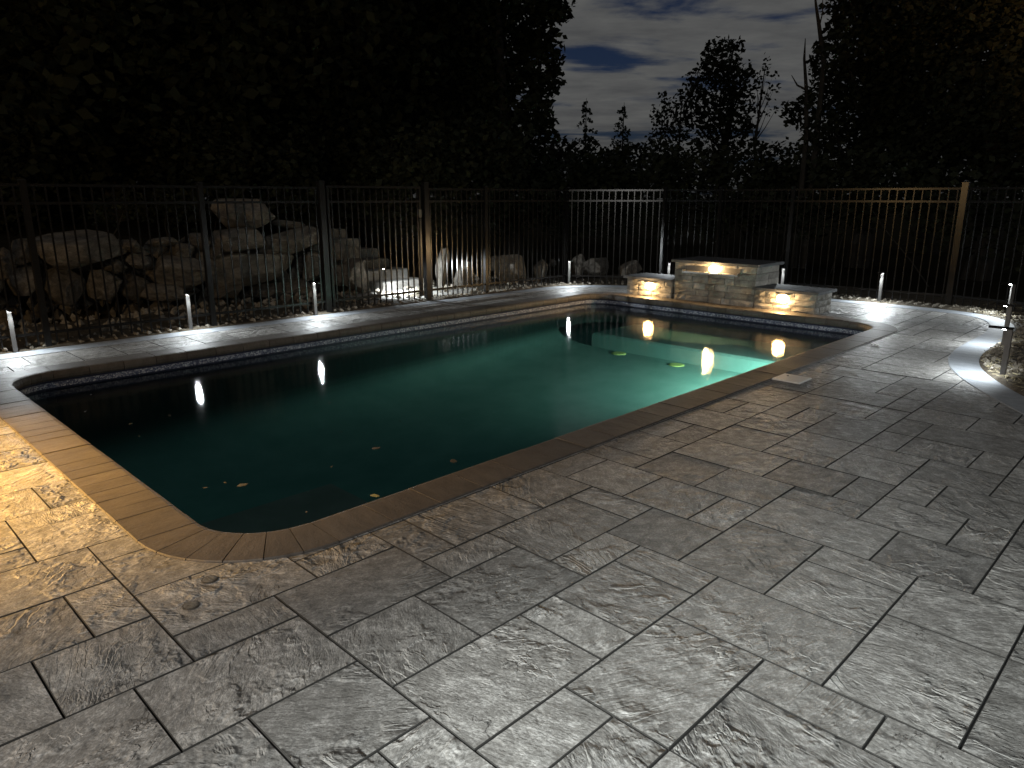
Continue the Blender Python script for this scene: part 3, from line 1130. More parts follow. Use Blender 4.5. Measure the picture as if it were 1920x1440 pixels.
def bollard(x, y, ang, label, power=60):
    t_ = thing('bollard_light', label, 'bollard light', (x, y, 0), rad(ang), 'low path lights round the terrace')
    link('post', BOL_POST, t_)
    arm = link('cap_arm', BOL_CAP, t_)
    link('led_lens', BOL_LENS, arm)
    r = rad(ang)
    lx, ly = x + 0.052 * math.cos(r), y + 0.052 * math.sin(r)
    lamp('bollard_lamp', 'SPOT', (lx, ly, BH - 0.028), power, (0.90, 0.97, 1.0), aim=(lx + 0.50 * math.cos(r), ly + 0.50 * math.sin(r), 0), size=0.014, angle=160, blend=1.0)
    return t_


bollard(-9.06, 1.64, 0, 'bollard light at the far left edge of the photo')
bollard(-9.07, 3.49, 0, 'bollard light in front of the boulder wall, between the first two fence posts')
bollard(-9.02, 5.20, 0, 'bollard light just before the gate in the long fence')
bollard(-10.03, 7.04, 60, 'bollard light behind the fence at the foot of the stone steps', 330)
bollard(-8.85, 10.45, -35, 'bollard light at the far fence corner left of the stone pedestals', 50)
bollard(-7.30, 11.42, -65, 'bollard light half hidden between left pedestal and waterfall wall')
bollard(-5.36, 11.86, -70, 'bollard light peeping over the right pedestal beside the waterfall wall', 70)
bollard(-3.89, 12.14, -90, 'bollard light on the back edge right of the stone pedestals', 100)
bollard(-2.10, 11.80, 215, 'bollard light farthest back at the right edge by the fence', 75)
bollard(-1.66, 9.35, 180, 'bollard light seen from its dark side behind the nearest one', 50)
bollard(-1.33, 7.67, 180, 'tall looking bollard light nearest the viewer on the curved straw bed', 70)

# ------------------------------------------------------------------ fences
FZ0, FZ1, FZ2, FZ3 = 0.05, 0.17, 1.54, 1.725
mb = MB()
mb.box(-0.008, 0.008, -0.008, 0.008, FZ0, FZ3 - 0.012)
PICKET = mb.mesh('picket', M_FENCE)


def post_mesh(w, h):
    mb = MB()
    mb.box(-w / 2, w / 2, -w / 2, w / 2, -0.1, h)
    mb.bevbox(-w / 2 - 0.005, w / 2 + 0.005, -w / 2 - 0.005, w / 2 + 0.005, h, h + 0.025, 0.012)
    return mb.mesh('post', M_FENCE)


POST, GPOST = post_mesh(0.062, 1.76), post_mesh(0.085, 1.80)


def panel(t_, a, b, zr=(FZ1, FZ2, FZ3), sp=0.1125, ends=0.09):
    a, b = Vector((*a, 0)), Vector((*b, 0))
    o = t_.location
    for z in zr:
        mb = MB()
        u = (b - a).normalized()
        mb.bar(a + u * 0.03 - Vector((o.x, o.y, 0)) + Vector((0, 0, z)), b - u * 0.03 - Vector((o.x, o.y, 0)) + Vector((0, 0, z)), 0.026, 0.030)
        mb.build('rail', M_FENCE, t_)
    L = (b - a).length
    n_ = max(1, round((L - 2 * ends) / sp))
    ang = math.atan2(b.y - a.y, b.x - a.x)
    for k in range(n_ + 1):
        p = a + (b - a) * ((ends + (L - 2 * ends) * k / n_) / L)
        link('picket', PICKET, t_, (p.x - o.x, p.y - o.y, 0), (0, 0, ang))


def fence(label, pts, gate_posts=(), skip_first=False, skip_last=False):
    t_ = thing('metal_fence', label, 'fence', (pts[0][0], pts[0][1], 0), 0, 'dark metal picket fences round the pool')
    for i, p in enumerate(pts):
        if (i == 0 and skip_first) or (i == len(pts) - 1 and skip_last):
            continue
        link('post', GPOST if i in gate_posts else POST, t_, (p[0] - pts[0][0], p[1] - pts[0][1], 0), (0, 0, 0))
    for a, b in zip(pts, pts[1:]):
        panel(t_, a, b)
    return t_


FX = -9.10
fence('dark picket fence in front of the tall boulder wall at left', [(FX, 0.12), (FX, 1.96), (FX - .01, 3.80), (FX + .02, 5.44)], (3,))
fence('dark picket fence from the gate to the far corner, low stones behind it', [(FX + .04, 7.24), (FX + .05, 8.50), (-8.97, 10.50)], (0,))
fence('short angled picket fence panel lit bright beside the far corner', [(-8.97, 10.50), (-7.48, 11.45)], (), True)
fence('dim back picket fence behind the waterfall wall up to the right post', [(-7.48, 11.45), (-6.75, 12.12), (-5.46, 12.20), (-2.98, 12.35)], (3,), True)
fence('dim picket fence running off at the right edge behind the curved bed', [(-2.98, 12.35), (-1.25, 12.0), (0.5, 11.4)], (), True)
gt = thing('metal_gate', 'dark metal gate of pickets in front of the stone steps', 'gate', (FX + .02, 5.44, 0))
panel(gt, (FX + .02, 5.50), (FX + .04, 7.18), (0.17, FZ2, FZ3 + 0.02), 0.105, 0.10)
for yy in (0.10, 1.70):
    mb = MB()
    mb.box(-0.018, 0.018, yy - 0.018, yy + 0.018, 0.08, FZ3 + 0.03)
    mb.build('stile', M_FENCE, gt)
mb = MB()
mb.box(-0.012, 0.03, 1.66, 1.72, 1.30, 1.42)
mb.build('latch', M_BLACK, gt)

# ------------------------------------------------------------------ waterfall wall and pedestals


def stone_faces(t_, w, d, h, rows, seed, ox=0):
    """courses of split stone round a core: w along x, d along y (front at y=0), h high"""
    rr = random.Random(seed)
    core = MB()
    core.box(0.03, w - 0.03, 0.03, d - 0.03, 0.0, h)
    core.build('core', M_GROUT, t_)
    ch = h / rows

    def block(L, th, z0):
        e = 0.0025
        mb = MB()
        hh = ch - 2 * e
        bl = 0.006
        x0, x1 = -L / 2 + e, L / 2 - e
        # face looks to -y: a split, uneven face on a squared block
        e = 0.0035
        x0, x1 = -L / 2 + e, L / 2 - e
        nx = 4
        base_ = len(mb.v)
        for jz in range(4):
            for ix in range(nx + 1):
                edge_ = jz in (0, 3) or ix in (0, nx)
                y = -th - (rr.uniform(0.0, 0.004) if edge_ else rr.uniform(0.006, 0.019))
                mb.v.append((x0 + (x1 - x0) * ix / nx + (0 if ix in (0, nx) else rr.uniform(-.012, .012)), y, hh * jz / 3 + (0 if jz in (0, 3) else rr.uniform(-.008, .008))))
        for jz in range(3):
            for ix in range(nx):
                q = jz * (nx + 1) + ix
                mb.f.append((q, q + 1, q + nx + 2, q + nx + 1))
        c4 = [0, nx, 4 * (nx + 1) - 1, 3 * (nx + 1)]
        k0 = len(mb.v)
        mb.v += [(x0, 0.035, 0), (x1, 0.035, 0), (x1, 0.035, hh), (x0, 0.035, hh)]
        bot = list(range(0, nx + 1))
        top = list(range(3 * (nx + 1), 4 * (nx + 1)))
        mb.f.append(tuple(bot[::-1]) + (k0, k0 + 1))
        mb.f.append(tuple(top) + (k0 + 2, k0 + 3))
        mb.f.append(tuple(jz * (nx + 1) for jz in range(4)) + (k0 + 3, k0))
        mb.f.append(tuple(jz * (nx + 1) + nx for jz in range(3, -1, -1)) + (k0 + 1, k0 + 2))
        return mb.mesh('stone_block', M_STONE)

    for r in range(rows):
        z0 = r * ch
        for side in ('front', 'right', 'left'):
            span = w if side == 'front' else d - 0.0
            x = 0.0
            while x < span - 1e-4:
                L = rr.choice((0.16, 0.22, 0.28, 0.34, 0.40))
                if span - x - L < 0.12:
                    L = span - x
                me = block(L, rr.uniform(-0.004, 0.006), z0)
                m = x + L / 2
                if side == 'front':
                    link('stone_block', me, t_, (m, 0, z0))
                elif side == 'right':
                    link('stone_block', me, t_, (w, m, z0), (0, 0, math.pi / 2))
                else:
                    link('stone_block', me, t_, (0, d - m, z0), (0, 0, -math.pi / 2))
                x += L


def cap_slab(t_, x0, x1, y0, y1, z0, z1):
    mb = MB()
    mb.bevbox(x0, x1, y0, y1, z0, z1, 0.006)
    mb.build('cap_stone', M_CAP, t_)


def warm_light(t_, x, z, wx, wy, power, w=0.19):
    """a half-round lamp fixed to the face under the cap"""
    mb = MB()
    mb.box(x - w / 2 - 0.012, x + w / 2 + 0.012, -0.040, 0.0, z + 0.060, z + 0.070)
    housing = mb.build('lamp_housing', M_BLACK, t_)
    mb = MB()
    k = 14
    for j in range(5):
        th = math.pi / 2 * j / 4
        for i in range(k):
            a = 2 * math.pi * i / k
            mb.v.append((x + math.cos(a) * math.cos(th) * w / 2, -0.010 - math.sin(th) * 0.035, z + math.sin(a) * math.cos(th) * 0.062))
    for j in range(4):
        for i in range(k):
            i2 = (i + 1) % k
            mb.f.append((j * k + i, j * k + i2, (j + 1) * k + i2, (j + 1) * k + i))
    mb.build('lamp_glass', M_WARM, housing, smooth=True)  # glass enlarged to take in the glare around the lamp
    lamp('wall_lamp', 'POINT', (wx + x, wy - 0.062, z), power, (1.0, 0.64, 0.29), size=0.03)


WY = 10.16
t_ = thing('waterfall_wall', 'tall middle stone water feature with steel spillway lip and warm lamp', 'water feature', (-6.38, WY, 0))
stone_faces(t_, 1.38, 0.75, 0.60, 6, 21)
cap_slab(t_, -0.05, 1.43, -0.05, 0.80, 0.602, 0.645)
mb = MB()
mb.box(0.20, 1.14, -0.018, 0.03, 0.485, 0.56)
mb.build('spillway_slot', M_BLACK, t_)
mb = MB()
mb.box(0.20, 1.14, -0.11, 0.02, 0.455, 0.468)
mb.box(0.20, 1.14, -0.112, -0.106, 0.455, 0.480)
mb.box(0.195, 0.203, -0.11, 0.02, 0.455, 0.50)
mb.box(1.137, 1.145, -0.11, 0.02, 0.455, 0.50)
mb.build('spillway_lip', M_STEEL, t_)
warm_light(t_, 0.70, 0.530, -6.38, WY - 0.03, 40)
t_ = thing('stone_pedestal', 'low stone pedestal with lamp left of the waterfall wall', 'pedestal', (-7.29, WY - .02, 0), 0, 'stone pedestals beside the waterfall')
stone_faces(t_, 0.87, 0.55, 0.28, 3, 22)
cap_slab(t_, -0.05, 0.90, -0.05, 0.60, 0.282, 0.322)
warm_light(t_, 0.47, 0.180, -7.29, WY - .02, 32)
t_ = thing('stone_pedestal', 'low stone pedestal with lamp right of the waterfall wall', 'pedestal', (-4.98, WY - .02, 0), 0, 'stone pedestals beside the waterfall')
stone_faces(t_, 0.90, 0.55, 0.28, 3, 23)
cap_slab(t_, -0.03, 0.95, -0.05, 0.60, 0.282, 0.322)
warm_light(t_, 0.43, 0.190, -4.98, WY - .02, 32)

# ------------------------------------------------------------------ boulder wall, steps, hillside
import bmesh


def boulder_mesh(seed, sub=3, rough=0.16):
    rr = np.random.default_rng(seed)
    bm = bmesh.new()
    bmesh.ops.create_icosphere(bm, subdivisions=4, radius=1.0)
    planes = []
    for _ in range(17):
        n_ = Vector(rr.normal(size=3)).normalized()
        planes.append((n_, float(rr.uniform(0.58, 0.86))))
    ph = rr.uniform(0, 6, 6)
    for v in bm.verts:
        c = v.co.copy()
        for n_, d in planes:
            s = c.dot(n_)
            if s > d:
                c -= n_ * (s - d) * 0.97
        nz = math.sin(c.x * 4 + ph[0]) * math.sin(c.y * 4.3 + ph[1]) * math.sin(c.z * 4.7 + ph[2]) + 0.5 * math.sin(c.x * 9 + ph[3]) * math.sin(c.y * 8.3 + ph[4]) * math.sin(c.z * 9.7 + ph[5])
        v.co = c * (1 + rough * 0.30 * nz)
    me = bpy.data.meshes.new('boulder')
    bm.to_mesh(me)
    bm.free()
    me.materials.append(M_BOULDER)
    return me


BM = [boulder_mesh(s) for s in range(9)]
XW = -11.3
wall = thing('boulder_wall', 'tall retaining wall of big stacked boulders behind the left fence', 'boulder wall', (XW, 4.0, 0))
# (cx, cy, w, h) read off the photograph, put on the face of the wall
BL = [(152, 465, 170, 72), (42, 473, 56, 50), (452, 400, 100, 52), (440, 452, 98, 48), (538, 453, 100, 52), (470, 506, 170, 62), (115, 535, 78, 72), (263, 492, 50, 28), (335, 508, 125, 66),
      (342, 472, 46, 38), (245, 462, 36, 26), (372, 452, 34, 30), (300, 455, 56, 16), (545, 421, 50, 18), (590, 500, 50, 56), (8, 495, 50, 60), (40, 530, 60, 60), (190, 535, 70, 62), (250, 540, 60, 58),
      (400, 475, 26, 24), (500, 476, 24, 16), (590, 455, 30, 40), (620, 470, 36, 44), (385, 500, 40, 50), (-40, 480, 70, 60), (-40, 540, 80, 70), (560, 540, 60, 30), (425, 548, 70, 28), (640, 515, 40, 40),
      (205, 500, 60, 26), (300, 548, 90, 36), (505, 545, 60, 26), (655, 480, 36, 36)]
for k, (px, py, w, h) in enumerate(BL):
    dx = RB.uniform(-0.06, 0.06)
    c = at_x(px, py, XW + dx)
    a, b = at_x(px - w / 2, py, XW + dx), at_x(px + w / 2, py, XW + dx)
    u, l = at_x(px, py - h / 2, XW + dx), at_x(px, py + h / 2, XW + dx)
    sy, sz = (b.y - a.y) / 2 * 1.12, (u.z - l.z) / 2 * 1.12
    o = link('boulder', BM[k % 9], wall, (c.x - XW, c.y - 4.0, c.z), (RB.uniform(-.15, .15), RB.uniform(-.2, .2), RB.choice((0, math.pi)) + RB.uniform(-.15, .15)), (max(0.28, min(sy, 0.5)), sy * 1.1, sz * 1.12))
fs = MB()
for _ in range(260):
    y, z = RB.uniform(-0.5, 6.9), RB.uniform(-0.1, 0.95)
    r = RB.uniform(0.06, 0.16)
    ax = [Vector((1, 0, 0)), Vector((-1, 0, 0)), Vector((0, 1, 0)), Vector((0, -1, 0)), Vector((0, 0, 1)), Vector((0, 0, -1))]
    pts_ = [a * r * RB.uniform(.7, 1.3) + Vector((RB.uniform(-0.30, -0.1), y - 4.0, z)) for a in ax]
    fs.poly(pts_, [(0, 2, 4), (2, 1, 4), (1, 3, 4), (3, 0, 4), (2, 0, 5), (1, 2, 5), (3, 1, 5), (0, 3, 5)])
tag(fs.build('chink_stone', M_BOULDER, wall), kind='stuff')

# lower boulders round the steps and along the far fence
LB = [((685, 553), 66, 70, 'big pale boulder left of the stone steps', 1), ((835, 543), 34, 82, 'tall narrow pale boulder just right of the gate', 2), ((880, 541), 58, 56, 'blocky pale boulder behind the fence right of the gate', 3),
      ((930, 520), 18, 34, 'small pointed stone between two larger boulders', 4), ((968, 533), 88, 56, 'broad grey boulder in the middle of the far fence', 5), ((1020, 530), 34, 46, 'upright boulder beside the far corner post', 6),
      ((1080, 532), 36, 50, 'narrow boulder behind the far corner bollard', 7), ((1124, 532), 76, 46, 'round grey boulder behind the angled fence panel', 8), ((1190, 530), 56, 38, 'low boulder behind the angled panel nearest the pedestal', 0),
      ((915, 538), 30, 26, 'small dark stone at the foot of the far fence', 1), ((545, 572), 26, 22, 'small pale stone lying before the boulder wall', 2), ((1040, 512), 22, 16, 'small stone on top beside the corner post', 3)]
for (px, py), w, h, lab, k in LB:
    g0 = at_z(px, py, 0.0)
    if px > 1060:
        g0 = at_z(px, py, 0.0) + Vector((-0.35, 0.55, 0))
    elif px < 700:
        g0 = g0 + Vector((-0.1, 0, 0))
    dep = abs((cam.rotation_euler.to_matrix().transposed() @ (g0 - CAM)).z)
    s = dep / 1357.25
    sw, sh = w * s / 2 * 1.1, h * s * 0.56
    z = sh * 0.85
    if lab.startswith('small stone on top') or lab.startswith('small pointed'):
        z += 0.12
    o = link('boulder', BM[k], None, (g0.x - sw * 0.4, g0.y, z), (RB.uniform(-.12, .12), RB.uniform(-.12, .12), rad(-45) + RB.uniform(-.2, .2)), (sw, sw * 0.8, sh))
    tag(o, lab, 'boulder', 'boulders along the fence and steps')

steps = thing('stone_steps', 'rough stone steps climbing the bank behind the gate', 'steps', (-10.4, 7.75, 0))
for k in range(6):
    mb = MB()
    w0, w1 = 0.50 + RB.uniform(-.05, .05), 0.50 + RB.uniform(-.05, .05)
    off = -0.10 * k
    mb.bevbox(-0.42 - 0.36 * k, -0.36 * k, off - w0, off + w1, -0.1 if k == 0 else 0.16 * k - 0.06, 0.17 * (k + 1) + RB.uniform(-.01, .01), 0.018)
    o = mb.build('step', M_STEP if k < 2 else M_BOULDER, steps)
    o.rotation_euler = (0, 0, RB.uniform(-.03, .03))
for k, (x0, x1, y0, y1) in enumerate(((0.03, 0.62, -0.62, 0.02), (0.03, 0.62, 0.05, 0.60), (0.66, 1.25, -0.75, -0.10), (0.66, 1.25, -0.06, 0.55), (0.03, 0.62, -1.30, -0.66), (0.66, 1.25, -1.38, -0.79), (0.66, 1.25, 0.59, 0.98))):
    mb = MB()
    mb.bevbox(x0, x1, y0, y1, -0.05, 0.035 + RB.uniform(-.006, .006), 0.008)
    mb.build('landing_slab', M_STEP, steps)

hill = MB()
nx_, ny2 = 14, 30
for i in range(nx_ + 1):
    x = XW - 0.25 - 22 * (i / nx_) ** 1.6
    for j in range(ny2 + 1):
        y = -8 + 30 * j / ny2
        fade = max(0.0, min(1.0, (10.5 - y) / 3.0))
        z = -0.17 if i == 0 else (0.75 + 0.12 * (XW - x)) * fade - 0.17 + 0.08 * bumpy(x * .3, y * .3)
        hill.v.append((x - (0.0 if i else -0.12), y, z))
for i in range(nx_):
    for j in range(ny2):
        a = i * (ny2 + 1) + j
        hill.f.append((a, a + 1, a + ny2 + 2, a + ny2 + 1))
tag(hill.build('hillside', M_EARTH, smooth=True), 'dark earth bank rising behind the boulder wall', kind='structure')

# ------------------------------------------------------------------ trees and shrubs


def leaves_mesh(name, clumps, per, lsize, m, seed, flat=0.0):
    """clumps: list of (centre, radius); each clump is filled with small bent leaf faces"""
    rg = np.random.default_rng(seed)
    C, Rr, cnt = [], [], []
    for (c, r) in clumps:
        k = max(12, int(per * r * r))
        C.append(np.repeat(np.array([c], float), k, 0))
        Rr.append(np.full(k, r))
    C = np.concatenate(C)
    Rr = np.concatenate(Rr)
    n_ = len(C)
    d = rg.normal(size=(n_, 3))
    d /= np.linalg.norm(d, axis=1)[:, None]
    rad_ = Rr * rg.uniform(0, 1, n_) ** 0.45 * np.where(rg.uniform(0, 1, n_) < .12, 1.25, 1.0)
    P = C + d * rad_[:, None]
    u = rg.normal(size=(n_, 3))
    u[:, 2] *= 0.6
    u /= np.linalg.norm(u, axis=1)[:, None]
    w = rg.normal(size=(n_, 3))
    w -= u * np.sum(u * w, 1)[:, None]
    w /= np.linalg.norm(w, axis=1)[:, None]
    s = lsize * rg.uniform(0.55, 1.3, n_)[:, None]
    a, b = u * s * 0.5, w * s * 0.32
    V = np.stack([P - a, P + b - a * .1, P + a, P - b - a * .1], 1).reshape(-1, 3)
    me = bpy.data.meshes.new(name)
    me.vertices.add(n_ * 4)
    me.vertices.foreach_set('co', V.ravel())
    me.loops.add(n_ * 4)
    me.loops.foreach_set('vertex_index', np.arange(n_ * 4, dtype=np.int32))
    me.polygons.add(n_)
    me.polygons.foreach_set('loop_start', np.arange(0, n_ * 4, 4, dtype=np.int32))
    me.polygons.foreach_set('loop_total', np.full(n_, 4, dtype=np.int32))
    me.materials.append(m)
    me.update(calc_edges=True)
    me.validate()
    return me


def limb_tree(mb, base, targets, r0, seed):
    rr = random.Random(seed)
    base = Vector(base)
    top = max(targets, key=lambda v: v.z)
    spine = []
    for k in range(8):
        s = k / 7
        p = base.lerp(top, s) + Vector((rr.uniform(-1, 1), rr.uniform(-1, 1), 0)) * (0.02 * (top - base).length * (0 < k < 7))
        spine.append(p)
    mb.tube(spine, [r0 * (1 - 0.88 * k / 7) for k in range(8)], 8)
    for q in targets:
        if q is top:
            continue
        s = max(0.15, min(0.8, (q.z - base.z) / (top.z - base.z) - 0.18))
        i = min(6, int(s * 7))
        a = spine[i].lerp(spine[i + 1], s * 7 - i)
        m_ = a.lerp(q, 0.5) + Vector((0, 0, -0.05 * (q - a).length))
        r = r0 * (1 - 0.88 * s) * 0.45
        mb.tube([a, m_, q], [r, r * .6, r * .15], 5)


def clump_tree(name, label, foot, clumps, lsize, per, seed, r0=0.22, cat='tree', m=None, group=None):
    t_ = thing(name, label, cat, foot, 0, group)
    f = Vector(foot)
    loc = [(Vector(c) - f, r) for c, r in clumps]
    mb = MB()
    tg = [c for c, r in sorted(loc, key=lambda e: -e[1])[:14]]
    limb_tree(mb, (0, 0, -0.2), tg, 0.018 if cat == 'shrub' else r0, seed)
    mb.build('trunk', M_BARK, t_, smooth=True)
    link('crown', leaves_mesh('crown', loc, per, lsize, m or M_LEAF, seed), t_)
    return t_


def pixel_clumps(lst, D, seed, spread=1.0, scale=1.0):
    rr = random.Random(seed)
    out = []
    for px, py, r in lst:
        dd = D + rr.uniform(-spread, spread)
        p = at_dist(px, py, dd)
        out.append((p, r * dd / 1357.25 * scale))
    return out


def foot_at(px, D):
    p = at_dist(px, 370, D)
    return (p.x, p.y, -0.15)


# template crown for the dark wood on the left, copied
def template(seed, h, w):
    rr = random.Random(seed)
    cl = []
    for _ in range(46):
        a, e = rr.uniform(0, 6.28), rr.uniform(0, 1)
        z = h * (0.16 + 0.80 * e)
        env = w * (0.55 + 0.6 * math.sin(math.pi * (0.15 + 0.72 * e))) * 0.62
        rr_ = env * math.sqrt(rr.uniform(0.1, 1))
        cl.append((Vector((math.cos(a) * rr_, math.sin(a) * rr_, z)), rr.uniform(0.85, 1.5)))
    mb = MB()
    limb_tree(mb, (0, 0, -0.3), [c for c, r in cl[:16]], 0.32, seed)
    return mb.mesh('trunk', M_BARK, True), leaves_mesh('crown', cl, 260, 0.27, M_LEAF, seed)


TPL = [template(101, 13.5, 4.6), template(102, 15.5, 5.0), template(103, 11.5, 4.2)]
LT = [(-60, 17.0, 1, 1.0), (90, 20.5, 0, 1.05), (210, 16.5, 1, .95), (330, 21, 0, 1.1), (430, 18, 1, 1.0), (540, 21.5, 1, 1.0), (610, 18.5, 0, 1.0), (660, 22, 1, 1.0), (700, 20.5, 1, .9), (735, 24, 0, .95), (20, 24, 1, 1.1), (500, 26, 1, 1.15), (300, 27, 1, 1.15), (640, 27, 1, 1.1)]
LLAB = ['tall black tree at the left edge of the photo', 'black tree behind the left end of the boulder wall', 'tall black tree above the longest wall boulder', 'black tree behind the dip in the boulder wall',
        'tall black tree above the highest wall boulder', 'black tree behind the last fence post before the gate', 'black tree standing left behind the gate', 'tall black tree above the right gate post',
        'black tree right of the gate behind the low stones', 'black tree inside the edge of the left wood', 'farther black tree deep behind the left edge', 'farther black tree deep behind the high boulder', 'farther black tree deep behind the middle of the wall', 'farther black tree deep behind the gate']
for (px, D, k, s), lab in zip(LT, LLAB):
    f = foot_at(px, D)
    t_ = thing('broadleaf_tree', lab, 'tree', (f[0], f[1], 0.2), RB.uniform(0, 6), 'black trees massed on the left')
    link('trunk', TPL[k][0], t_, scale=(s, s, s))
    link('crown', TPL[k][1], t_, scale=(s, s, s))

edge = [(1030, 10, 48), (985, 30, 70), (1010, 70, 34), (1030, 95, 30), (1000, 130, 52), (1040, 118, 18), (1040, 150, 24), (1015, 175, 34), (1000, 215, 42), (1025, 225, 22), (960, 100, 70), (950, 190, 70), (1050, 20, 20), (1000, -40, 70), (1055, -60, 50), (930, 260, 60),
        (1015, 262, 40), (980, 290, 50), (1050, 290, 30), (1048, 148, 12), (1052, 32, 12), (940, 330, 60), (1010, 330, 50), (890, 10, 80), (880, 100, 80), (870, 190, 80), (880, 280, 80), (820, -20, 90), (800, 80, 90), (800, 180, 90), (810, 270, 90), (930, -60, 80), (740, 30, 90), (730, 140, 90), (740, 240, 90)]
clump_tree('broadleaf_tree', 'ragged black tree whose leafy edge cuts the sky on its left', foot_at(965, 20), pixel_clumps(edge, 20, 1, 1.2, 0.9), 0.20, 820, 31, 0.3, group='black trees massed on the left')
cen = [(1338, 95, 26), (1375, 92, 22), (1350, 118, 36), (1385, 130, 26), (1320, 150, 34), (1360, 160, 46), (1395, 165, 30), (1305, 185, 34), (1345, 205, 50), (1385, 215, 42), (1290, 215, 30), (1330, 250, 48), (1380, 255, 44), (1335, 110, 18), (1360, 88, 16), (1300, 160, 18), (1405, 140, 14)]
clump_tree('broadleaf_tree', 'black full-crowned tree alone in the middle of the sky', foot_at(1345, 34), pixel_clumps(cen, 34, 2, 1.0, 0.9), 0.25, 260, 32, 0.28)
lef = [(1245, 185, 14), (1258, 200, 18), (1235, 215, 16), (1262, 225, 24), (1240, 245, 24), (1270, 250, 26), (1225, 262, 16), (1280, 180, 14), (1225, 203, 7)]
clump_tree('broadleaf_tree', 'low bushy black tree left of the lone sky tree', foot_at(1255, 31), pixel_clumps(lef, 31, 3, .7, 0.95), 0.18, 420, 33, 0.12)
airy = [(1436, 118, 13), (1428, 140, 16), (1448, 145, 13), (1420, 165, 15), (1445, 172, 18), (1425, 195, 15), (1452, 165, 10), (1440, 205, 12), (1415, 140, 10), (1410, 220, 10), (1455, 205, 6), (1438, 128, 8)]
clump_tree('airy_tree', 'thin see-through tree with bare limbs right of the lone sky tree', foot_at(1405, 33), pixel_clumps(airy, 33, 4, .6), 0.16, 130, 34, 0.13)

rgt = [(1600, -10, 40), (1570, 18, 22), (1590, 45, 28), (1560, 62, 18), (1545, 90, 20), (1530, 115, 15), (1580, 95, 40), (1545, 145, 26), (1525, 130, 10), (1590, 150, 46), (1555, 190, 34), (1520, 185, 18), (1497, 200, 18), (1475, 205, 13), (1485, 222, 14), (1515, 225, 24), (1560, 240, 38), (1640, 40, 60), (1650, 120, 70),
       (1640, 210, 70), (1610, 280, 60), (1530, 270, 30), (1700, 0, 70), (1710, 90, 80), (1720, 190, 80), (1690, 290, 70), (1575, -50, 40), (1650, -60, 70)]
clump_tree('broadleaf_tree', 'large dark tree with ragged left side at right of the sky', foot_at(1620, 21), pixel_clumps(rgt, 21, 5, 1.2, 1.0), 0.16, 900, 35, 0.32, group='dark trees on the right')
rg2 = [(1790, 20, 90), (1800, 130, 90), (1790, 240, 90), (1860, 70, 90), (1880, 180, 90), (1870, 280, 80), (1760, 320, 70), (1930, 20, 90), (1950, 130, 90), (1960, 250, 90), (1840, -60, 90), (1930, -80, 90), (1920, 330, 70), (1760, -40, 80)]
clump_tree('broadleaf_tree', 'dark tree at the right edge touched by the added warm lamp', foot_at(1850, 19), pixel_clumps(rg2, 19, 6, 1.5), 0.15, 700, 36, 0.32, group='dark trees on the right')
rg3 = [(1700, 340, 60), (1800, 370, 60), (1900, 360, 60), (1960, 380, 60), (1640, 330, 55), (1580, 320, 45), (1750, 410, 60), (1860, 420, 60), (1950, 440, 60)]
clump_tree('shrub', 'dark thicket of shrubs behind the right fence', foot_at(1780, 17), pixel_clumps(rg3, 17, 7, 1.0), 0.16, 420, 37, 0.1, cat='shrub', group='dark shrubs behind the fence')
rg4 = [(1650, 20, 80), (1640, 130, 70), (1650, 240, 80), (1740, 60, 95), (1740, 180, 95), (1740, 290, 90), (1840, 20, 95), (1850, 150, 95), (1850, 270, 95), (1950, 80, 95), (1950, 210, 95), (1760, -70, 90), (1900, -60, 90), (1650, -70, 80)]
clump_tree('broadleaf_tree', 'black tree standing behind the large right trees', foot_at(1760, 27), pixel_clumps(rg4, 27, 8, 1.5), 0.30, 200, 38, 0.3, group='dark trees on the right')
# understory below the sky
us = [([(1060, 300, 40), (1110, 295, 34), (1020, 320, 40), (1085, 330, 45)], 'dark undergrowth below the left of the sky'), ([(1150, 290, 22), (1195, 285, 22), (1175, 310, 36), (1135, 320, 36)], 'dark undergrowth below the two conifers'),
      ([(1230, 290, 28), (1290, 300, 36), (1255, 320, 40), (1330, 305, 40)], 'dark undergrowth below the lone sky tree'), ([(1400, 290, 30), (1440, 284, 20), (1475, 280, 18), (1510, 290, 28), (1450, 310, 40), (1540, 310, 36)], 'dark undergrowth below the gap beside the right tree')]
for k, (cl, lab) in enumerate(us):
    extra = [(px + RB.uniform(-20, 20), py + 45, r * 1.1) for px, py, r in cl]
    clump_tree('shrub', lab, foot_at(cl[0][0], 28), pixel_clumps(cl + extra, 28, 40 + k, 1.0), 0.22, 300, 50 + k, 0.08, cat='shrub', group='dark undergrowth below the sky')


for k, px in enumerate((-40, 90, 230, 370, 500, 640, 770, 900)):
    cl = [(px + RB.uniform(-80, 80), RB.uniform(255, 400), RB.uniform(40, 60)) for _ in range(25)]
    clump_tree('shrub', ('dark thicket at the left edge above the wall', 'dark thicket above the long wall boulder', 'dark thicket above the dip in the wall', 'dark thicket left of the highest boulder', 'dark thicket right of the highest boulder',
                         'dark thicket left behind the gate', 'dark thicket right behind the gate', 'dark thicket above the low far stones')[k], foot_at(px, 15.5 + k % 3), pixel_clumps(cl, 15.5 + k % 3, 90 + k, .6), 0.16, 420, 90 + k, 0.06, cat='shrub', group='dark thicket under the left trees')


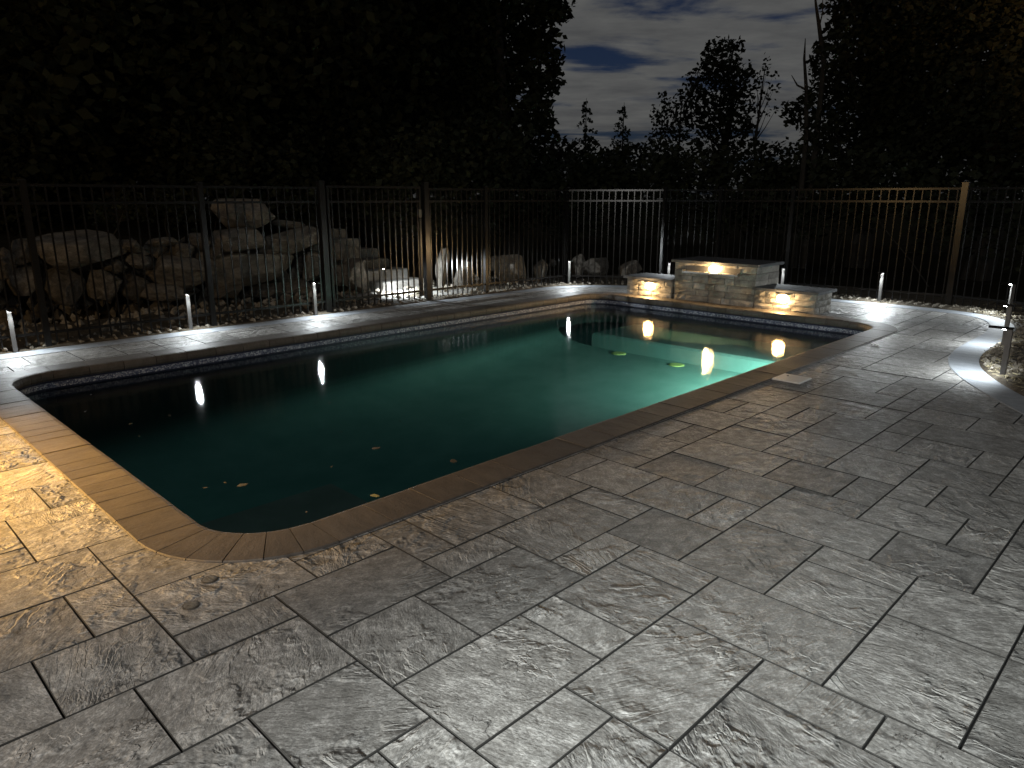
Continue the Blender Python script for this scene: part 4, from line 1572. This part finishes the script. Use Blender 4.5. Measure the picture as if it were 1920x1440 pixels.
def conifer(label, foot, h, w, seed):
    rr = random.Random(seed)
    t_ = thing('conifer', label, 'tree', foot, rr.uniform(0, 6), 'small conifers against the sky')
    mb = MB()
    mb.tube([(0, 0, -.2), (0.02, 0, h * .5), (0, 0.02, h)], [0.07, 0.045, 0.006], 6)
    mb.build('trunk', M_BARK, t_)
    cl = []
    z = 0.10 * h
    while z < h * 0.985:
        e = 1 - z / h
        for _ in range(2 if e > .25 else 1):
            a = rr.uniform(0, 6.28)
            L = w * (e ** 0.85) * rr.uniform(.45, 1.25) + 0.06
            n_ = max(3, int(L / 0.13))
            for q in range(1, n_ + 1):
                s_ = q / n_
                cl.append((Vector((math.cos(a) * L * s_, math.sin(a) * L * s_, z + 0.30 * L * s_ - 0.55 * L * s_ * s_ + rr.uniform(-.04, .04))), (0.07 + 0.07 * e * (1 - 0.5 * s_)) * rr.uniform(.7, 1.35)))
        z += h * rr.uniform(0.008, 0.030)
    link('crown', leaves_mesh('crown', cl, 750, 0.095, M_NEEDLE, seed), t_)


for px, top, D, w, lab, sd in ((1096, 184, 26, 0.95, 'small conifer nearer the left wood against the sky', 61), (1163, 192, 27, 0.85, 'small slender conifer standing alone between wood and sky tree', 62)):
    f = foot_at(px, D)
    hh = at_dist(px, top, D).z - f[2]
    conifer(lab, f, hh, w, sd)

for k, px in enumerate((1000, 1090, 1180, 1270, 1370, 1470, 1570)):
    cl = [(px + RB.uniform(-70, 70), RB.uniform(312, 420), RB.uniform(30, 46)) for _ in range(12)]
    clump_tree('shrub', ('dark hedge behind the far stones left of the corner post', 'dark hedge behind the left of the angled panel', 'dark hedge behind the right of the angled panel', 'dark hedge behind the left pedestal',
                         'dark hedge behind the waterfall wall', 'dark hedge behind the right pedestal', 'dark hedge behind the back fence right of the pedestals')[k], foot_at(px, 19 + k % 3), pixel_clumps(cl, 19 + k % 3, 110 + k, .7), 0.18, 420, 110 + k, 0.06, cat='shrub', group='dark hedge behind the back fence')

# bare snags at the right of the sky
for k, (pl, lab) in enumerate((([(1512, 260), (1512, 170), (1508, 110), (1510, 72)], 'bare dead snag beside the large right tree'), ([(1545, 120), (1536, 50), (1530, 10), (1526, -30)], 'tall thin dead stem at the top of the sky'))):
    pts_ = [at_dist(px, py, 20.0) for px, py in pl]
    t_ = thing('dead_stem', lab, 'dead tree', (pts_[0].x, pts_[0].y, -0.15))
    base_ = Vector((pts_[0].x, pts_[0].y, -0.15))
    mb = MB()
    seq = [Vector((0, 0, 0))] + [p - base_ for p in pts_]
    mb.tube(seq, [0.09, 0.06, 0.045, 0.03, 0.008], 6)
    mb.build('trunk', M_BARK, t_)
    mb = MB()
    q = pts_[1] - base_
    if k == 0:
        e = [at_dist(px, py, 20.0) - base_ for px, py in ((1511, 168), (1495, 160), (1484, 141))]
        mb.tube(e, [0.03, 0.022, 0.008], 5)
    else:
        e = [at_dist(px, py, 20.0) - base_ for px, py in ((1536, 50), (1542, 25), (1543, -20))]
        mb.tube(e, [0.02, 0.015, 0.006], 5)
    mb.build('branch', M_BARK, t_)

# shrubs on top of the boulder wall
for k, (cl, lab) in enumerate((([(200, 395, 26), (240, 380, 26), (270, 400, 24), (180, 405, 16)], 'dark shrub on top of the boulder wall above the long boulder'), ([(310, 380, 26), (345, 390, 24), (330, 405, 22), (365, 400, 14)], 'dark shrub on top of the wall left of the highest boulder'),
                               ([(215, 515, 20), (235, 530, 20), (255, 520, 16)], 'low dark shrub growing before the wall boulders'))):
    D = 12.9 if k < 2 else 11.9
    f = at_dist(cl[0][0], 440 if k < 2 else 560, D)
    clump_tree('shrub', lab, (f.x, f.y, f.z), pixel_clumps(cl, D, 70 + k, .2), 0.07, 2200, 70 + k, 0.03, cat='shrub', group='shrubs on the boulder wall')
